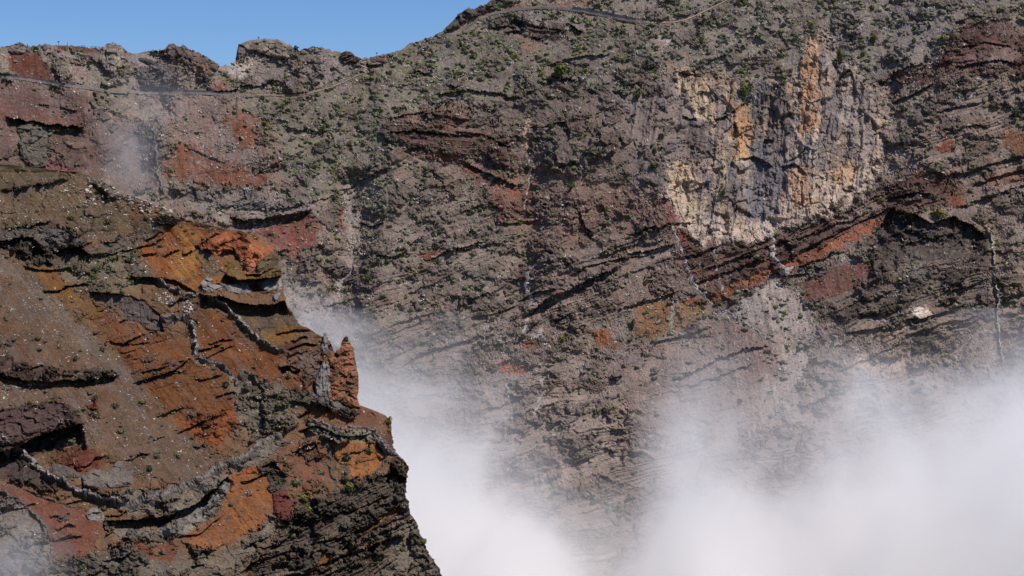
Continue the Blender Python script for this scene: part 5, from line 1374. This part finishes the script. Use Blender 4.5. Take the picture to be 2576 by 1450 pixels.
def person(x, y, label, jacket, trousers, stride, k):
    p, m = spot(x, y, False)
    J = {'pelvis': (0, 0, .92), 'chest': (0, .02, 1.28), 'neck': (0, .02, 1.46), 'head': (0, -.02, 1.58), 'crownp': (0, -.01, 1.70),
         'sl': (-.19, .02, 1.40), 'el': (-.25, .05 * stride, 1.13), 'hl': (-.24, -.16 * stride, .92), 'sr': (.19, .02, 1.40), 'er': (.25, -.05 * stride, 1.13), 'hr': (.24, .14 * stride, .90),
         'tl': (-.10, 0, .86), 'kl': (-.11, -.14 * stride, .48), 'al': (-.11, -.12 * stride, .09), 'fl': (-.11, -.30 * stride, .04),
         'tr': (.10, 0, .86), 'kr': (.11, .08 * stride, .48), 'ar': (.11, .26 * stride, .12), 'fr': (.11, .12 * stride, .04)}
    E = [('pelvis','chest'),('chest','neck'),('neck','head'),('head','crownp'),('chest','sl'),('sl','el'),('el','hl'),('chest','sr'),('sr','er'),('er','hr'),('pelvis','tl'),('tl','kl'),('kl','al'),('al','fl'),('pelvis','tr'),('tr','kr'),('kr','ar'),('ar','fr')]
    R = dict(pelvis=.15, chest=.16, neck=.06, head=.105, crownp=.07, sl=.075, sr=.075, el=.052, er=.052, hl=.04, hr=.04, tl=.10, tr=.10, kl=.07, kr=.07, al=.05, ar=.05, fl=.04, fr=.04)
    names = list(J); me = bpy.data.meshes.new('person')
    me.from_pydata([J[n] for n in names], [(names.index(a), names.index(b)) for a, b in E], [])
    mt = bpy.data.materials.new('person_clothes'); mt.use_nodes = True; N = mt.node_tree.nodes; L = mt.node_tree.links
    tc = N.new('ShaderNodeTexCoord'); sp = N.new('ShaderNodeSeparateXYZ'); dv = N.new('ShaderNodeMath'); dv.operation = 'DIVIDE'; dv.inputs[1].default_value = 1.75
    cr = N.new('ShaderNodeValToRGB'); cr.color_ramp.interpolation = 'CONSTANT'
    L.new(tc.outputs['Object'], sp.inputs[0]); L.new(sp.outputs[2], dv.inputs[0]); L.new(dv.outputs[0], cr.inputs[0]); L.new(cr.outputs[0], N['Principled BSDF'].inputs['Base Color'])
    e = cr.color_ramp.elements; e[0].position = 0; e[0].color = (.02, .018, .016, 1); e[1].position = .07; e[1].color = (*lin(trousers), 1)
    for ps, c in ((.53, lin(jacket)), (.84, lin((186, 140, 116))), (.945, lin((48, 38, 32)))):
        q = e.new(ps); q.color = (*c, 1)
    me.materials.append(mt); o = link('person', me); o.location = p + np.array([0, -.9, .25]); o.rotation_euler = (0, 0, k)
    md = o.modifiers.new('skin', 'SKIN'); md.use_smooth_shade = True
    for i, n in enumerate(names): me.skin_vertices[0].data[i].radius = (R[n], R[n])
    me.skin_vertices[0].data[0].use_root = True
    o.modifiers.new('sub', 'SUBSURF').levels = 1; o.modifiers['sub'].render_levels = 1
    tag(o, label, 'person', 'walkers on the upper trail')
person(1758.5, 28, 'person in dark clothing walking on the upper trail, lower left of two', (62, 48, 50), (40, 40, 48), 1, 1.2)
person(1768.3, 24.5, 'person in dark clothing walking on the upper trail, upper right of two', (44, 44, 54), (34, 34, 40), -1, 1.4)
person(1729, 39, 'small person in dark clothing beside the bend of the upper trail', (58, 54, 60), (44, 44, 48), 1, .6)

# ------------------------------------------------------------------ cloud and mist
M_CLOUD = bpy.data.materials.new('cloud_vapour'); M_CLOUD.use_nodes = True
_n = M_CLOUD.node_tree; _n.nodes.clear()
_pv = _n.nodes.new('ShaderNodeVolumePrincipled'); _o = _n.nodes.new('ShaderNodeOutputMaterial')
_n.links.new(_pv.outputs[0], _o.inputs['Volume'])
_pv.inputs['Color'].default_value = (1.0, .988, .976, 1); _pv.inputs['Density'].default_value = 1.0; _pv.inputs['Anisotropy'].default_value = .15

def vapour(name, mn, mx, res, build):
    g = bpy.data.node_groups.new(name, 'GeometryNodeTree')
    g.interface.new_socket('Geometry', in_out='OUTPUT', socket_type='NodeSocketGeometry')
    N, L = g.nodes, g.links
    vc = N.new('GeometryNodeVolumeCube'); go = N.new('NodeGroupOutput'); sm = N.new('GeometryNodeSetMaterial')
    sm.inputs['Material'].default_value = M_CLOUD
    L.new(vc.outputs[0], sm.inputs[0]); L.new(sm.outputs[0], go.inputs[0])
    vc.inputs['Min'].default_value = mn; vc.inputs['Max'].default_value = mx
    for k, r_ in zip('XYZ', res): vc.inputs['Resolution ' + k].default_value = r_
    pos = N.new('GeometryNodeInputPosition'); sep = N.new('ShaderNodeSeparateXYZ'); L.new(pos.outputs[0], sep.inputs[0])
    class H:
        x, y, z = sep.outputs[0], sep.outputs[1], sep.outputs[2]
        @staticmethod
        def m(op, a, b=None, clamp=False):
            q = N.new('ShaderNodeMath'); q.operation = op; q.use_clamp = clamp
            for i, v in enumerate((a, b)):
                if v is None: continue
                if isinstance(v, (int, float)): q.inputs[i].default_value = v
                else: L.new(v, q.inputs[i])
            return q.outputs[0]
        @staticmethod
        def noise(size, det, dist=0.0, rough=.5, stretch=(1, 1, 1), off=(0, 0, 0)):
            t = N.new('ShaderNodeTexNoise'); t.inputs['Scale'].default_value = 1 / size; t.inputs['Detail'].default_value = det
            t.inputs['Distortion'].default_value = dist; t.inputs['Roughness'].default_value = rough
            mp = N.new('ShaderNodeVectorMath'); mp.operation = 'MULTIPLY_ADD'; mp.inputs[1].default_value = stretch; mp.inputs[2].default_value = [size * q for q in off]
            L.new(pos.outputs[0], mp.inputs[0]); L.new(mp.outputs[0], t.inputs['Vector']); return t.outputs[0]
        @staticmethod
        def curve(v, pts):
            fc = N.new('ShaderNodeFloatCurve'); c = fc.mapping.curves[0]
            c.points[0].location = pts[0]; c.points[1].location = pts[-1]
            for q in pts[1:-1]: c.points.new(*q)
            fc.mapping.update(); L.new(v, fc.inputs['Value']); return fc.outputs[0]
    L.new(build(H), vc.inputs['Density'])
    vol = bpy.data.volumes.new(name); o = bpy.data.objects.new(name, vol); COL.objects.link(o)
    md = o.modifiers.new('vapour', 'NODES'); md.node_group = g
    vol.materials.append(M_CLOUD)
    return o

def atd(x, y, D): return (x - 1288) / 1288 * T * D, (725 - y) / 1288 * T * D
# the bank of cloud filling the caldera: its top follows a line of survey points
CT = [(860,960),(960,1015),(1060,1055),(1160,1085),(1260,1130),(1340,1210),(1400,1290),(1450,1370),(1510,1430),(1575,1370),(1635,1240),(1690,1150),(1750,1130),(1800,1180),(1860,1240),(1940,1260),(2020,1210),(2120,1150),(2220,1140),(2320,1140),(2420,1085),(2520,1010),(2620,960)]
DM = 830.0
X0, Z1 = atd(820, 780, DM); X1, Z0 = atd(2720, 1640, DM)
def bank(h):
    xn = h.m('DIVIDE', h.m('SUBTRACT', h.x, X0), X1 - X0, True)
    pts = [((atd(a, b, DM)[0] - X0) / (X1 - X0), (atd(a, b, DM)[1] - Z0) / (Z1 - Z0)) for a, b in CT]
    pts = [(0.0, pts[0][1])] + pts + [(1.0, pts[-1][1])]
    zt = h.m('ADD', h.m('MULTIPLY', h.curve(xn, pts), Z1 - Z0), Z0)
    d = h.m('SUBTRACT', zt, h.z)
    d = h.m('ADD', d, h.m('MULTIPLY', h.m('SUBTRACT', h.noise(75, 3, .9, .55), .5), 150))
    d = h.m('ADD', d, h.m('MULTIPLY', h.m('SUBTRACT', h.noise(24, 5, 1.0, .62, off=(7, 3, 1)), .5), 55))
    bil = h.m('MULTIPLY_ADD' if False else 'ADD', h.m('MULTIPLY', h.noise(36, 5, 1.6, .6, off=(21, 5, 9)), 5.0), -1.5)
    bil = h.m('MAXIMUM', bil, .10)
    core = h.m('POWER', h.m('DIVIDE', h.m('ADD', d, 2.0), 52.0, True), 1.8)
    veil = h.m('MULTIPLY', h.m('POWER', h.m('DIVIDE', h.m('ADD', d, 38.0), 60.0, True), 1.6), h.m('POWER', h.noise(26, 6, 1.6, .64, off=(50, 9, 3)), 3.2))
    dens = h.m('ADD', h.m('MULTIPLY', h.m('MULTIPLY', core, bil), .075), h.m('MULTIPLY', veil, .085))
    return dens
tag(vapour('cloud', (X0, 690, Z0), (X1, 905, Z1), (300, 70, 170), bank), 'thick white bank of cloud filling the caldera at lower right', 'cloud', kind='stuff')
def puff(cx, cy, D, rx, ry, rd, dens, seed, tilt=0.0):
    px, pz = atd(cx, cy, D); m = T * D / 1288; rx, ry = rx * m, ry * m
    def b(h):
        dx = h.m('SUBTRACT', h.x, px); dz = h.m('SUBTRACT', h.z, pz)
        dx = h.m('SUBTRACT', dx, h.m('MULTIPLY', dz, tilt))
        dx = h.m('DIVIDE', dx, rx); dz = h.m('DIVIDE', dz, ry); dy = h.m('DIVIDE', h.m('SUBTRACT', h.y, D), rd)
        r2 = h.m('ADD', h.m('ADD', h.m('MULTIPLY', dx, dx), h.m('MULTIPLY', dz, dz)), h.m('MULTIPLY', dy, dy))
        f = h.m('SUBTRACT', 1.0, h.m('SQRT', r2))
        f = h.m('ADD', f, h.m('MULTIPLY', h.m('SUBTRACT', h.noise(min(rx, ry) * .6, 6, 1.4, .62, off=(seed, seed * 2, 0)), .5), 1.9))
        return h.m('MULTIPLY', h.m('POWER', h.m('MULTIPLY', f, 1.0, True), 1.6), dens)
    return (px - rx * 1.5, D - rd * 1.3, pz - ry * 1.5), (px + rx * 1.5, D + rd * 1.3, pz + ry * 1.5), b
a, b_, fn = puff(330, 400, 905, 118, 170, 30, .015, 3); tag(vapour('mist', a, b_, (70, 30, 80), fn), 'violet wisp of mist in the dark gully below the notch', 'mist', kind='stuff')
a, b_, fn = puff(390, 250, 915, 140, 110, 26, .009, 13); tag(vapour('mist', a, b_, (60, 26, 50), fn), 'thin wisp of mist drifting over the left road', 'mist', kind='stuff')
a, b_, fn = puff(800, 830, 760, 170, 150, 40, .016, 23, -.6); tag(vapour('mist', a, b_, (60, 30, 60), fn), 'thin veil of mist behind the edge of the near ridge', 'mist', kind='stuff')
for k, (x, y, rx, ry, D, dn, tl, lab) in enumerate([
    (1725,1085,80,110,850,.020,.1,'puff of mist rising above the middle of the cloud bank'),
    (1960,1040,120,110,870,.013,-.3,'thin torn mist over the debris left of the pale ledge'),
    (2150,1010,60,130,850,.022,.05,'narrow plume of mist rising above the right half of the cloud bank'),
    (2440,985,190,90,840,.020,.3,'broad soft mist at the right edge above the cloud bank'),
    (1500,1330,120,170,880,.018,.2,'smoky mist filling the gap in the cloud bank'),
    (1080,1000,170,80,800,.018,-.5,'mist curling up beside the edge of the near ridge')]):
    a, b_, fn = puff(x, y, D, rx, ry, 26, dn, 40 + 7 * k, tl); tag(vapour('mist', a, b_, (60, 22, 60), fn), lab, 'mist', kind='stuff')
a, b_, fn = puff(20, 1440, 478, 200, 170, 22, .035, 33); tag(vapour('mist', a, b_, (70, 30, 60), fn), 'pale fog drifting over the lower left corner', 'mist', kind='stuff')

# ------------------------------------------------------------------ labels: tell look-alikes apart by their order along the slope
_same = {}
for o in COL.objects:
    if o.parent is None and o.get('group') and o.get('label'): _same.setdefault((o['group'], o['label']), []).append(o)
_ORD = ['leftmost', 'second from left', 'third from left', 'fourth from left', 'fifth from left', 'sixth from left', 'seventh from left', 'eighth from left', 'ninth from left', 'tenth from left', 'eleventh from left', 'twelfth from left']
for (g_, l_), os_ in _same.items():
    if 1 < len(os_) <= 12:
        os_.sort(key=lambda o: o.matrix_basis.translation.x / o.matrix_basis.translation.y if o.matrix_basis.translation.length > 1 else o.data.vertices[0].co.x / o.data.vertices[0].co.y)
        for k, o in enumerate(os_):
            w = _ORD[k] if k < len(os_) - 1 else 'rightmost'
            if len((l_ + ' ' + w).split()) <= 16: o['label'] = l_ + ', ' + w
